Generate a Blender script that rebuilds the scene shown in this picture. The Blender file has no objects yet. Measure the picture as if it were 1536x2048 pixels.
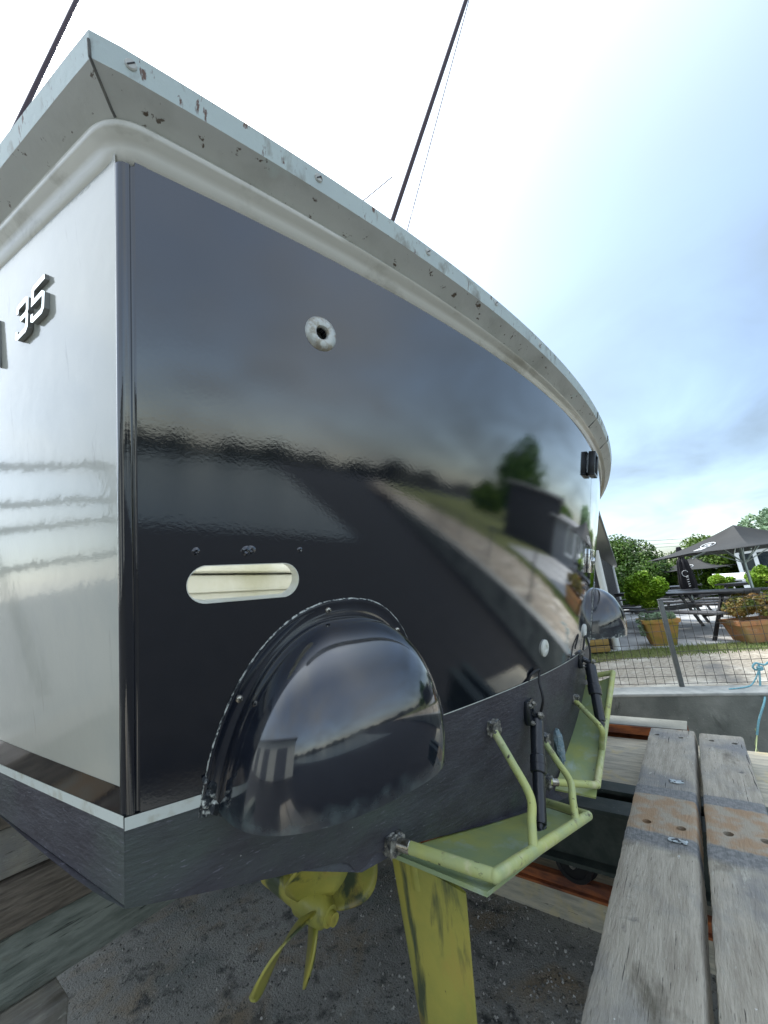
import bpy, bmesh, math, random
import numpy as np
from math import sin, cos, pi, radians
from mathutils import Vector, Matrix
random.seed(7)
# ---------------------------------------------------------------- camera, sky, sun, exposure
CH = 1.7                                   # eye height over the slipway
F_PX, PITCH, ROLL, YAW = 780., radians(13), radians(6), radians(36.5)
A = Vector((cos(PITCH)*cos(YAW), cos(PITCH)*sin(YAW), sin(PITCH)))
r0 = Vector((sin(YAW), -cos(YAW), 0)); u0 = r0.cross(A)
RT = r0*cos(ROLL)-u0*sin(ROLL); UP = r0*sin(ROLL)+u0*cos(ROLL)
sc = bpy.context.scene
cam = bpy.data.cameras.new('camera'); co = bpy.data.objects.new('camera', cam); sc.collection.objects.link(co)
cam.sensor_fit = 'HORIZONTAL'; cam.sensor_width = 36; cam.lens = F_PX/1536*36; cam.clip_start = .02; cam.clip_end = 3000
m = Matrix((RT, UP, -A)).transposed().to_4x4(); m.translation = Vector((0, 0, CH)); co.matrix_world = m
sc.camera = co
SUN_AZ, SUN_EL = radians(62), radians(56)  # azimuth from +X towards +Y
wd = bpy.data.worlds.new('World'); sc.world = wd; wd.use_nodes = True
wn = wd.node_tree; wn.nodes.clear()
def WN(t, **k):
    n = wn.nodes.new(t)
    for a, b in k.items(): setattr(n, a, b)
    return n
L = wn.links.new
out = WN('ShaderNodeOutputWorld'); bg = WN('ShaderNodeBackground'); bg.inputs[1].default_value = .12
sky = WN('ShaderNodeTexSky', sky_type='NISHITA', sun_disc=False, sun_elevation=SUN_EL, sun_rotation=pi/2-SUN_AZ)
tc = WN('ShaderNodeTexCoord')
sd = (cos(SUN_EL)*cos(SUN_AZ), cos(SUN_EL)*sin(SUN_AZ), sin(SUN_EL))
sep = WN('ShaderNodeSeparateXYZ'); L(tc.outputs['Generated'], sep.inputs[0])
# flat cloud layer: direction divided by height
zz = WN('ShaderNodeMath', operation='MAXIMUM'); L(sep.outputs[2], zz.inputs[0]); zz.inputs[1].default_value = 0
zo = WN('ShaderNodeMath', operation='ADD'); L(zz.outputs[0], zo.inputs[0]); zo.inputs[1].default_value = .22
dv = WN('ShaderNodeVectorMath', operation='SCALE'); inv = WN('ShaderNodeMath', operation='DIVIDE'); inv.inputs[0].default_value = 1
L(zo.outputs[0], inv.inputs[1]); L(tc.outputs['Generated'], dv.inputs[0]); L(inv.outputs[0], dv.inputs['Scale'])
n1 = WN('ShaderNodeTexNoise'); n1.inputs['Scale'].default_value = 1.5; n1.inputs['Detail'].default_value = 7; n1.inputs['Roughness'].default_value = .5; n1.inputs['Distortion'].default_value = .35
L(dv.outputs[0], n1.inputs['Vector'])
n2 = WN('ShaderNodeTexNoise'); n2.inputs['Scale'].default_value = .55; n2.inputs['Detail'].default_value = 4; L(dv.outputs[0], n2.inputs['Vector'])
cr = WN('ShaderNodeValToRGB'); cr.color_ramp.elements[0].position = .22; cr.color_ramp.elements[1].position = .74; L(n1.outputs[0], cr.inputs[0])
dot = WN('ShaderNodeVectorMath', operation='DOT_PRODUCT'); L(tc.outputs['Generated'], dot.inputs[0]); dot.inputs[1].default_value = sd
gl = WN('ShaderNodeMapRange', interpolation_type='SMOOTHERSTEP'); gl.inputs['From Min'].default_value = .15; gl.inputs['From Max'].default_value = .98
gl.inputs['To Min'].default_value = 0; gl.inputs['To Max'].default_value = 6.5; L(dot.outputs['Value'], gl.inputs['Value'])
cl = WN('ShaderNodeMapRange'); cl.inputs['From Min'].default_value = .3; cl.inputs['From Max'].default_value = .7; cl.inputs['To Min'].default_value = 1.5; cl.inputs['To Max'].default_value = 2.9
L(n2.outputs[0], cl.inputs['Value'])
cb = WN('ShaderNodeMath', operation='ADD'); L(gl.outputs[0], cb.inputs[0]); L(cl.outputs[0], cb.inputs[1])
cc = WN('ShaderNodeVectorMath', operation='SCALE'); cc.inputs[0].default_value = (.92, .985, 1.02); L(cb.outputs[0], cc.inputs['Scale'])
pd = WN('ShaderNodeVectorMath', operation='DOT_PRODUCT'); L(tc.outputs['Generated'], pd.inputs[0]); pd.inputs[1].default_value = (.962, -.12, .20)
pm = WN('ShaderNodeMapRange', interpolation_type='SMOOTHERSTEP'); pm.inputs['From Min'].default_value = .18; pm.inputs['From Max'].default_value = 1.02
pm.inputs['To Min'].default_value = 1; pm.inputs['To Max'].default_value = .24; L(pd.outputs['Value'], pm.inputs['Value'])
ps0 = WN('ShaderNodeVectorMath', operation='SCALE'); L(cc.outputs[0], ps0.inputs[0]); L(pm.outputs[0], ps0.inputs['Scale'])
pb = WN('ShaderNodeMapRange', interpolation_type='SMOOTHSTEP'); pb.inputs['From Min'].default_value = .35; pb.inputs['From Max'].default_value = 1.0; L(pd.outputs['Value'], pb.inputs['Value'])
pt_ = WN('ShaderNodeMix', data_type='RGBA'); L(pb.outputs[0], pt_.inputs[0]); pt_.inputs[6].default_value = (1, 1, 1, 1); pt_.inputs[7].default_value = (.80, .94, 1.0, 1)
ps = WN('ShaderNodeVectorMath', operation='MULTIPLY'); L(ps0.outputs[0], ps.inputs[0]); L(pt_.outputs[2], ps.inputs[1])
mx = WN('ShaderNodeMix', data_type='RGBA'); 
fa = WN('ShaderNodeMapRange'); fa.inputs['To Min'].default_value = .38; fa.inputs['To Max'].default_value = .86; L(cr.outputs[0], fa.inputs['Value'])
L(fa.outputs[0], mx.inputs[0]); L(sky.outputs[0], mx.inputs[6]); L(ps.outputs[0], mx.inputs[7])
L(mx.outputs[2], bg.inputs[0]); L(bg.outputs[0], out.inputs[0])
sl = bpy.data.lights.new('sun', 'SUN'); sl.energy = 1.2; sl.angle = radians(14); sl.color = (1, .96, .9)
so = bpy.data.objects.new('sun', sl); sc.collection.objects.link(so); so.rotation_euler = Vector(sd).to_track_quat('Z', 'Y').to_euler()
sc.view_settings.view_transform = 'Standard'; sc.view_settings.look = 'None'; sc.view_settings.gamma = 1
sc.view_settings.use_curve_mapping = False; sc.view_settings.exposure = 1.9

# ---------------------------------------------------------------- helpers
C = sc.collection
def ray(px, py): return (A*F_PX + RT*(px-768) + UP*(1024-py)).normalized()
def W(v): return Vector((v[0], v[1], v[2]+CH))           # eye-relative metres -> world
def onz(px, py, z): d = ray(px, py); return d*(z/d.z)
def ony(px, py, y): d = ray(px, py); return d*(y/d.y)
def onx(px, py, x): d = ray(px, py); return d*(x/d.x)
def onseg(a, b, px, py):
    d = ray(px, py); a = Vector(a); e = Vector(b)-a; n = d.cross(e); n2_ = n.cross(d)
    return a+e*((-a).dot(n2_)/e.dot(n2_))
def yb(x): return .47+.285*((x-1.9)/1.64)**2
def yt(x): return .232+.326*((x-2.05)/1.85)**2
def Y(x, z): t = (z+.28)/1.01; return yb(x)*(1-t)+yt(x)*t
def hit(px, py, off=0):
    d = ray(px, py); lo = hi = .05
    while hi < 12 and hi*d.y < Y(hi*d.x, hi*d.z)-off: lo = hi; hi += .02
    for _ in range(40):
        q = (lo+hi)/2
        if q*d.y < Y(q*d.x, q*d.z)-off: lo = q
        else: hi = q
    return d*hi
def tag(o, label=None, cat=None, group=None, kind=None):
    if label: o['label'] = label
    if cat: o['category'] = cat
    if group: o['group'] = group
    if kind: o['kind'] = kind
    return o
def empty(name, label, cat, loc=(0, 0, 0), group=None, rz=0):
    o = bpy.data.objects.new(name, None); C.objects.link(o); o.location = loc; o.rotation_euler = (0, 0, rz); o.empty_display_size = .1
    return tag(o, label, cat, group)
def obj(name, data, mat, parent=None, smooth=True, angle=35):
    if isinstance(data, bmesh.types.BMesh):
        me = bpy.data.meshes.new(name); bmesh.ops.recalc_face_normals(data, faces=data.faces[:]); data.to_mesh(me); data.free()
    else: me = data
    if mat and not isinstance(mat, (list, tuple)): mat = [mat]
    for q in mat or []: me.materials.append(q)
    if smooth:
        me.shade_smooth(); me.set_sharp_from_angle(angle=radians(angle))
    o = bpy.data.objects.new(name, me); C.objects.link(o); o.parent = parent
    return o
def box(bm, c, s, rot=None, mi=0, bev=0):
    r = bmesh.ops.create_cube(bm, size=1); vs = r['verts']
    M = Matrix.Translation(Vector(c)) @ ((rot or Matrix.Identity(3)).to_4x4()) @ Matrix.Diagonal((s[0], s[1], s[2], 1))
    bmesh.ops.transform(bm, matrix=M, verts=vs)
    fs = {f for v in vs for f in v.link_faces}
    for f in fs: f.material_index = mi
    if bev:
        es = list({e for v in vs for e in v.link_edges}); bmesh.ops.bevel(bm, geom=es, offset=bev, segments=2, affect='EDGES', profile=.5)
def rz(a): return Matrix.Rotation(a, 3, 'Z')
def smoothpath(P, n=6):
    P = [Vector(p) for p in P]; Q = [P[0]*2-P[1]]+P+[P[-1]*2-P[-2]]; o = []
    for i in range(1, len(Q)-2):
        a, b, c, d = Q[i-1:i+3]
        for k in range(n):
            t = k/n; o.append(.5*((2*b)+(c-a)*t+(2*a-5*b+4*c-d)*t*t+(3*b-a-3*c+d)*t**3))
    return o+[P[-1]]
def tube(bm, P, r, seg=12, mi=0, cap=True):
    P = [Vector(p) for p in P]; n = len(P); rs = r if hasattr(r, '__len__') else [r]*n
    rings = []; nx = None
    for i, p in enumerate(P):
        t = (P[min(i+1, n-1)]-P[max(i-1, 0)]).normalized()
        if nx is None: nx = t.orthogonal().normalized()
        nx = (nx-t*nx.dot(t)).normalized(); b = t.cross(nx)
        rings.append([bm.verts.new(p+(nx*cos(2*pi*k/seg)+b*sin(2*pi*k/seg))*rs[i]) for k in range(seg)])
    for i in range(n-1):
        for k in range(seg):
            f = bm.faces.new((rings[i][k], rings[i][(k+1) % seg], rings[i+1][(k+1) % seg], rings[i+1][k])); f.material_index = mi
    if cap:
        bm.faces.new(rings[0]).material_index = mi; bm.faces.new(rings[-1]).material_index = mi
def grid(bm, rows, close=False, mi=0, closev=False):
    vs = [[bm.verts.new(p) for p in r] for r in rows]
    n = len(vs)
    for i in range(n if closev else n-1):
        a, b = vs[i], vs[(i+1) % n]; k = len(a)
        for j in range(k if close else k-1):
            f = bm.faces.new((a[j], a[(j+1) % k], b[(j+1) % k], b[j])); f.material_index = mi
    return vs
def disc(bm, c, n, r, h, seg=24, prof=None, mi=0):
    """lathe round axis n; prof = list of (radius, height)"""
    n = Vector(n).normalized(); a = n.orthogonal().normalized(); b = n.cross(a); c = Vector(c)
    prof = prof or [(0, h), (r*.75, h), (r, h*.6), (r, 0)]
    rows = [[c+(a*cos(2*pi*k/seg)+b*sin(2*pi*k/seg))*max(q, 1e-5)+n*hh for k in range(seg)] for q, hh in prof]
    grid(bm, rows, close=True, mi=mi)
def norm_at(x, z):                          # outward (aft) normal of the transom
    e = 1e-3; tx = Vector((e, Y(x+e, z)-Y(x, z), 0)); tz = Vector((0, Y(x, z+e)-Y(x, z), e)); n = tx.cross(tz).normalized()
    return n if n.y < 0 else -n

# ---------------------------------------------------------------- materials
def mat(name, col, rough=.6, metal=0, col2=None, scale=8, lo=.4, hi=.65, detail=6, bump=0, bscale=None, stretch=(1, 1, 1), coat=0,
        spots=None, sscale=60, slo=.62, shi=.66, ior=1.5, rough2=None, dist=0, spec=.5, layers=(), bdist=.01, trans=0):
    M = bpy.data.materials.new(name); M.use_nodes = True; nt = M.node_tree; N = nt.nodes; K = nt.links.new
    b = N['Principled BSDF']; b.inputs['Roughness'].default_value = rough; b.inputs['Metallic'].default_value = metal; b.inputs['IOR'].default_value = ior
    b.inputs['Coat Weight'].default_value = coat; b.inputs['Coat Roughness'].default_value = .03; b.inputs['Specular IOR Level'].default_value = spec
    b.inputs['Transmission Weight'].default_value = trans
    tcn = N.new('ShaderNodeTexCoord'); mp = N.new('ShaderNodeMapping'); mp.inputs['Scale'].default_value = stretch; K(tcn.outputs['Object'], mp.inputs[0])
    def noise(s, d=detail, di=dist, src=None):
        n = N.new('ShaderNodeTexNoise'); n.inputs['Scale'].default_value = s; n.inputs['Detail'].default_value = d; n.inputs['Distortion'].default_value = di
        n.inputs['Roughness'].default_value = .6; K((src or mp).outputs[0], n.inputs['Vector']); return n
    def ramp(n, a, c):
        q = N.new('ShaderNodeMapRange'); q.inputs['From Min'].default_value = a; q.inputs['From Max'].default_value = c; K(n.outputs[0], q.inputs['Value']); return q
    def mix(f, a, c):
        q = N.new('ShaderNodeMix'); q.data_type = 'RGBA'; K(f, q.inputs[0])
        for s, i in ((a, 6), (c, 7)):
            if isinstance(s, tuple): q.inputs[i].default_value = (*s, 1)
            else: K(s, q.inputs[i])
        return q.outputs[2]
    cur = tuple(col)
    fac = None
    if col2:
        fac = ramp(noise(scale), lo, hi).outputs[0]; cur = mix(fac, cur, tuple(col2))
    for (c3, s3, a3, b3, st3) in layers:
        mp3 = N.new('ShaderNodeMapping'); mp3.inputs['Scale'].default_value = st3; mp3.inputs['Location'].default_value = (s3*.37, a3*9, b3*5); K(tcn.outputs['Object'], mp3.inputs[0])
        cur = mix(ramp(noise(s3, 8, .3, mp3), a3, b3).outputs[0], cur, tuple(c3))
    if spots:
        v = N.new('ShaderNodeTexVoronoi'); v.inputs['Scale'].default_value = sscale; K(tcn.outputs['Object'], v.inputs['Vector'])
        g = N.new('ShaderNodeMath'); g.operation = 'GREATER_THAN'; K(v.outputs['Color'], g.inputs[0]); g.inputs[1].default_value = slo
        d = N.new('ShaderNodeMath'); d.operation = 'LESS_THAN'; K(v.outputs['Distance'], d.inputs[0]); d.inputs[1].default_value = shi
        q = N.new('ShaderNodeMath'); q.operation = 'MULTIPLY'; K(g.outputs[0], q.inputs[0]); K(d.outputs[0], q.inputs[1])
        cur = mix(q.outputs[0], cur, tuple(spots))
    if isinstance(cur, tuple): b.inputs['Base Color'].default_value = (*cur, 1)
    else: K(cur, b.inputs['Base Color'])
    if rough2 is not None and fac is not None:
        q = N.new('ShaderNodeMapRange'); q.inputs['To Min'].default_value = rough; q.inputs['To Max'].default_value = rough2; K(fac, q.inputs['Value']); K(q.outputs[0], b.inputs['Roughness'])
    if bump:
        bn = N.new('ShaderNodeBump'); bn.inputs['Strength'].default_value = bump; bn.inputs['Distance'].default_value = bdist
        K(noise(bscale or scale*4, 5).outputs[0], bn.inputs['Height']); K(bn.outputs[0], b.inputs['Normal'])
        if coat: K(bn.outputs[0], b.inputs['Coat Normal'])
    return M
M_gloss = mat('gloss_navy', (.0012, .003, .008), .03, bump=.045, bscale=150, bdist=.002, coat=1, ior=1.55, spec=.8)
M_dome = mat('dome_navy', (.003, .006, .014), .10, coat=.8, col2=(.007, .011, .02), scale=9, lo=.5, hi=.75, rough2=.22, ior=1.6, spec=.8)
M_white = mat('white_gelcoat', (.50, .495, .42), .12, bump=.13, bscale=8, bdist=.006, coat=.35, layers=(((.40, .415, .37), 3, .45, .8, (1, 1, 1)), ((.30, .29, .24), 9, .64, .8, (3, 3, .3))))
M_cream = mat('cream_gelcoat', (.80, .77, .67), .25, coat=.3, layers=(((.48, .45, .36), 9, .55, .75, (1, 1, 1)), ((.16, .12, .08), 38, .76, .82, (1, 1, 1))))
M_rail = mat('weathered_grey_paint', (.68, .68, .63), .55, bump=.25, bscale=60, bdist=.003,
             layers=(((.52, .52, .47), 5, .48, .7, (1, 1, 1)), ((.66, .72, .67), 14, .60, .75, (1, 1, 1)), ((.12, .085, .055), 40, .635, .68, (1, 1, 2)), ((.16, .13, .10), 16, .66, .69, (2.5, 2.5, 1))))
M_railtop = mat('rail_pale_blue_paint', (.66, .75, .71), .5, bump=.3, bscale=70, bdist=.003,
             layers=(((.36, .36, .30), 22, .55, .68, (1, 1, .5)), ((.62, .70, .68), 7, .5, .7, (1, 1, 1)), ((.18, .10, .07), 40, .62, .68, (2, 2, .4))))
M_caulk = mat('sealant', (.11, .11, .1), .6, col2=(.2, .19, .16), scale=30)
M_anti = mat('antifouling', (.048, .045, .055), .48, bump=.8, bscale=28, bdist=.004, stretch=(1, 1, 3.5), col2=(.075, .075, .088), scale=7, lo=.4, hi=.68,
             layers=(((.08, .10, .088), 3.2, .52, .72, (1, 1, 1)), ((.17, .17, .20), 46, .62, .70, (1.2, 1, 6))), spots=(.35, .36, .34), sscale=75, slo=.88, shi=.09)
M_stripe = mat('white_boot_stripe', (.68, .72, .66), .4, col2=(.52, .52, .42), scale=30, lo=.5, hi=.7, layers=(((.06, .06, .06), 60, .68, .72, (1, 1, 1)),))
M_chip = mat('chipped_paint_edge', (.66, .68, .62), .5, col2=(.02, .025, .03), scale=38, lo=.44, hi=.5, bump=.8, bscale=60, bdist=.006, layers=(((.35, .33, .16), 30, .66, .72, (1, 1, 1)),))
M_rim = mat('flaking_rim', (.50, .52, .47), .6, col2=(.02, .025, .03), scale=140, lo=.46, hi=.56, bump=.6, bscale=160, bdist=.003)
M_lime = mat('lime_primer', (.55, .58, .19), .42, col2=(.40, .47, .24), scale=9, lo=.4, hi=.7, bump=.3, bscale=90, bdist=.002,
             layers=(((.64, .62, .36), 16, .56, .70, (1, 1, 1)), ((.24, .20, .10), 24, .62, .70, (1, 1, 1)), ((.05, .045, .03), 42, .63, .68, (1, 1, 1)), ((.65, .68, .6), 70, .74, .78, (1, 1, 1))))
M_plate = mat('green_primer_plate', (.27, .35, .17), .38, col2=(.40, .43, .12), scale=6, lo=.42, hi=.65, coat=.2, bump=.2, bscale=60, bdist=.002,
              layers=(((.36, .45, .36), 11, .55, .7, (1, 1, 1)), ((.03, .03, .02), 60, .70, .75, (1, 1, 1))))
M_olive = mat('olive_primer', (.46, .41, .08), .45, col2=(.33, .33, .07), scale=7, lo=.4, hi=.65, bump=.35, bscale=40, bdist=.003, coat=.15,
              layers=(((.07, .09, .045), 4.2, .52, .60, (2.4, 2.4, .45)), ((.52, .36, .08), 6, .56, .72, (1, 1, .5)), ((.04, .035, .02), 50, .68, .75, (1, 1, .6))))
M_ram = mat('black_ram', (.010, .013, .018), .32, bump=.4, bscale=60, bdist=.003, coat=.4, spots=(.5, .52, .5), sscale=110, slo=.86, shi=.16)
M_bolt = mat('painted_bolt', (.08, .085, .085), .35, metal=.3, col2=(.4, .38, .32), scale=60, bump=.5, bscale=80, bdist=.002)
M_chrome = mat('chrome', (.75, .77, .76), .08, metal=1, col2=(.45, .40, .33), scale=35, lo=.55, hi=.66, rough2=.5, bump=.2, bscale=80, bdist=.002)
M_badge = mat('badge_chrome', (.80, .84, .82), .10, metal=1)
M_badgeside = mat('badge_edge_grey', (.30, .30, .29), .4, metal=.4)
M_screw = mat('stainless_screw', (.55, .53, .47), .25, metal=.9, col2=(.3, .25, .18), scale=90)
M_rubber = mat('black_rubber', (.012, .012, .013), .5)
M_anode = mat('anode_blue_grey', (.16, .24, .27), .7, col2=(.3, .36, .37), scale=40, bump=1, bscale=70, bdist=.008)
M_inner = mat('cockpit_white', (.80, .81, .76), .35, col2=(.62, .62, .50), scale=4)
M_pole = mat('dark_anodised_pole', (.07, .05, .055), .3, metal=.6)
M_glass = mat('tinted_glass', (.02, .03, .035), .04, ior=1.5, spec=1)
M_ground = mat('slipway_concrete', (.37, .36, .32), .75, col2=(.21, .212, .19), scale=1.6, lo=.35, hi=.65, bump=1, bscale=95, bdist=.012, detail=10,
               layers=(((.30, .24, .16), 2.7, .5, .66, (1, 1, 1)), ((.11, .15, .14), 1.4, .55, .72, (1, 1, 1)), ((.03, .03, .027), 44, .58, .68, (1, 1, 1)), ((.05, .052, .048), 9, .55, .70, (1, 1, 1)), ((.34, .32, .27), 110, .62, .68, (1, 1, 1))), spots=(.46, .45, .40), sscale=75, slo=.90, shi=.13)
M_peb = mat('pebbles', (.12, .115, .10), .7, col2=(.42, .40, .36), scale=25, lo=.5, hi=.6, layers=(((.6, .58, .52), 30, .62, .66, (1, 1, 1)),))
M_wood = mat('weathered_timber', (.50, .455, .365), .75, col2=(.34, .30, .235), scale=6, lo=.38, hi=.68, bump=.7, bscale=22, bdist=.006, stretch=(1.2, 9, 9), detail=9,
             layers=(((.25, .25, .24), 2.2, .5, .66, (1, 1, 1)), ((.045, .038, .03), 13, .64, .70, (1, 14, 14)), ((.03, .026, .02), 4, .655, .675, (.7, 26, 26)), ((.72, .72, .68), 15, .70, .712, (1, 1, 1)), ((.17, .15, .11), 3.1, .60, .70, (1, 1.5, 1)), ((.52, .50, .42), 16, .62, .72, (1, 3, 3)), ((.10, .10, .10), 6.5, .66, .74, (1, 1, 1))), spots=(.66, .66, .60), sscale=55, slo=.92, shi=.10)
M_wood2 = mat('pale_timber', (.55, .50, .38), .8, col2=(.34, .32, .26), scale=5, lo=.4, hi=.65, bump=.7, bscale=20, bdist=.006, stretch=(9, 1.2, 9),
              layers=(((.60, .50, .27), 5, .56, .7, (1, 1, 1)), ((.10, .09, .08), 10, .66, .7, (12, 1, 12))))
M_darkwood = mat('dark_wet_timber', (.24, .20, .155), .7, col2=(.11, .09, .07), scale=11, bump=.8, bscale=22, bdist=.006, stretch=(1, 8, 8),
                 layers=(((.14, .11, .08), 7, .6, .72, (1, 6, 6)), ((.12, .06, .03), 5, .64, .74, (1, 2, 2))))
M_greybeam = mat('algae_grey_timber', (.30, .32, .27), .7, col2=(.16, .18, .15), scale=8, bump=.8, bscale=34, bdist=.006, stretch=(1, 5, 5), spots=(.6, .6, .55), sscale=60, slo=.95, shi=.07,
                 layers=(((.14, .125, .09), 5, .52, .7, (1, 2, 2)), ((.05, .055, .045), 9, .60, .68, (1, 12, 12)), ((.42, .43, .38), 24, .66, .72, (1, 2, 2))))
M_band = mat('grey_tar_band', (.16, .17, .18), .7, col2=(.11, .12, .13), scale=20, bump=.5, bscale=80, bdist=.003, spots=(.5, .5, .48), sscale=80, slo=.9, shi=.12)
M_rustband = mat('rusty_worn_wood', (.32, .17, .065), .75, col2=(.27, .21, .13), scale=9, lo=.4, hi=.62, bump=.6, bscale=24, bdist=.004, stretch=(1.2, 7, 7), layers=(((.5, .3, .12), 14, .6, .7, (1, 3, 3)),))
M_steel = mat('dark_green_steel', (.030, .042, .036), .45, col2=(.06, .07, .06), scale=14, bump=.3, bscale=50, bdist=.003, spots=(.4, .42, .4), sscale=90, slo=.92, shi=.12)
M_rust = mat('orange_rust', (.42, .13, .04), .85, col2=(.14, .05, .03), scale=7, lo=.42, hi=.62, bump=.6, bscale=60, bdist=.004, stretch=(2, .6, 2))
M_darkrust = mat('dark_rust', (.07, .028, .02), .85, col2=(.15, .06, .035), scale=12, bump=.6, bscale=60, bdist=.004)
M_conc = mat('stained_concrete', (.26, .27, .24), .85, col2=(.12, .13, .115), scale=2.2, lo=.36, hi=.66, bump=.5, bscale=60, bdist=.006, detail=10,
             layers=(((.38, .39, .35), 3, .58, .74, (1, 1, .5)), ((.04, .045, .038), 6, .6, .72, (1, 1, .6)), ((.30, .30, .27), 70, .66, .7, (1, 1, 1))))
M_copeconc = mat('pale_concrete_coping', (.42, .43, .40), .85, col2=(.30, .31, .29), scale=9, bump=.4, bscale=80, bdist=.004)
M_gravel = mat('pale_gravel', (.56, .50, .40), .9, col2=(.32, .28, .22), scale=24, lo=.36, hi=.64, bump=1, bscale=40, bdist=.03, layers=(((.72, .68, .58), 2.2, .5, .66, (1, 1, 1)), ((.22, .21, .19), 1.3, .55, .7, (1, 1, 1)), ((.14, .12, .1), 34, .64, .7, (1, 1, 1))))
M_lawn = mat('lawn', (.13, .17, .045), .9, col2=(.20, .20, .08), scale=5, lo=.4, hi=.65, bump=1, bscale=60, bdist=.03)
M_grass = mat('grass_blade', (.13, .20, .04), .7, col2=(.26, .26, .10), scale=1.3, lo=.4, hi=.65)
M_deck = mat('pale_paving', (.50, .51, .50), .7, col2=(.40, .41, .41), scale=2, bump=.2, bscale=40, layers=(((.30, .30, .30), 1.1, .58, .72, (1, 1, 1)),))
M_terra = mat('terracotta', (.50, .22, .10), .85, col2=(.38, .26, .11), scale=4, lo=.4, hi=.62, bump=.3, bscale=40, layers=(((.56, .35, .22), 6, .55, .7, (1, 1, 1)), ((.20, .13, .08), 7, .58, .72, (1, 1, .5)), ((.50, .42, .33), 14, .62, .7, (1, 1, 1))))
M_terra_y = mat('mossy_terracotta', (.46, .24, .08), .85, col2=(.32, .24, .045), scale=3, lo=.4, hi=.55, bump=.3, bscale=40)
M_soil = mat('soil', (.05, .035, .025), .95, bump=1, bscale=40)
M_slat = mat('yellow_slat_wood', (.38, .24, .06), .6, col2=(.26, .17, .05), scale=4, stretch=(8, 1, 8))
M_fence = mat('bronze_powder_coat', (.085, .078, .068), .4, metal=.3, col2=(.11, .10, .09), scale=20)
M_post = mat('grey_post', (.115, .125, .12), .45, metal=.2, col2=(.15, .155, .15), scale=20)
M_rope = mat('blue_rope', (.16, .42, .50), .8, col2=(.32, .55, .60), scale=60, bump=1, bscale=260, bdist=.004)
M_string = mat('yellow_green_string', (.50, .58, .28), .8)
M_canvas = mat('charcoal_canvas', (.018, .020, .020), .8, col2=(.024, .026, .025), scale=3, bump=.2, bscale=30)
M_black = mat('black_canvas', (.014, .013, .016), .8, bump=.3, bscale=30)
M_logo = mat('white_print', (.75, .77, .76), .7)
M_upole = mat('silver_pole', (.50, .60, .58), .35, metal=.3)
M_table = mat('black_table', (.02, .021, .024), .4, col2=(.03, .03, .034), scale=10)
M_bench = mat('grey_bench', (.10, .10, .105), .5)
M_bark = mat('bark', (.07, .05, .035), .9, bump=.6, bscale=30)
def leafmat(name, a, b, c=None, sc_=1.5):
    return mat(name, a, .5, col2=b, scale=sc_, lo=.38, hi=.62, layers=((c, 4, .55, .7, (1, 1, 1)),) if c else (), spec=.15)
M_leafd = leafmat('dark_leaves', (.014, .040, .008), (.055, .12, .012), (.12, .20, .02))
M_leafm = leafmat('mid_leaves', (.018, .05, .008), (.09, .16, .014), (.17, .24, .02))
M_leafb = leafmat('bright_leaves', (.22, .38, .02), (.11, .22, .018), (.34, .46, .04), 3)
M_leafo = leafmat('orange_shrub_leaves', (.09, .13, .03), (.34, .20, .07), (.22, .26, .05), 5)
M_leafs = leafmat('pale_succulent', (.24, .32, .20), (.14, .22, .12), None, 6)
M_house = mat('black_cladding', (.018, .019, .022), .5, col2=(.035, .036, .04), scale=6)
M_roofm = mat('grey_roof', (.22, .23, .23), .6, col2=(.28, .28, .27), scale=3)
M_soffit = mat('soffit_grey', (.34, .35, .33), .7)
M_whitew = mat('white_trim', (.74, .77, .76), .5)
M_greyh = mat('grey_weatherboard', (.16, .17, .18), .7, col2=(.20, .21, .22), scale=3)
M_greenm = mat('green_canopy_paint', (.18, .30, .19), .6)
M_water = mat('water', (.03, .045, .05), .08, bump=.5, bscale=3, bdist=.05, ior=1.33)
M_wire = mat('power_wire', (.05, .06, .07), .6)

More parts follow.
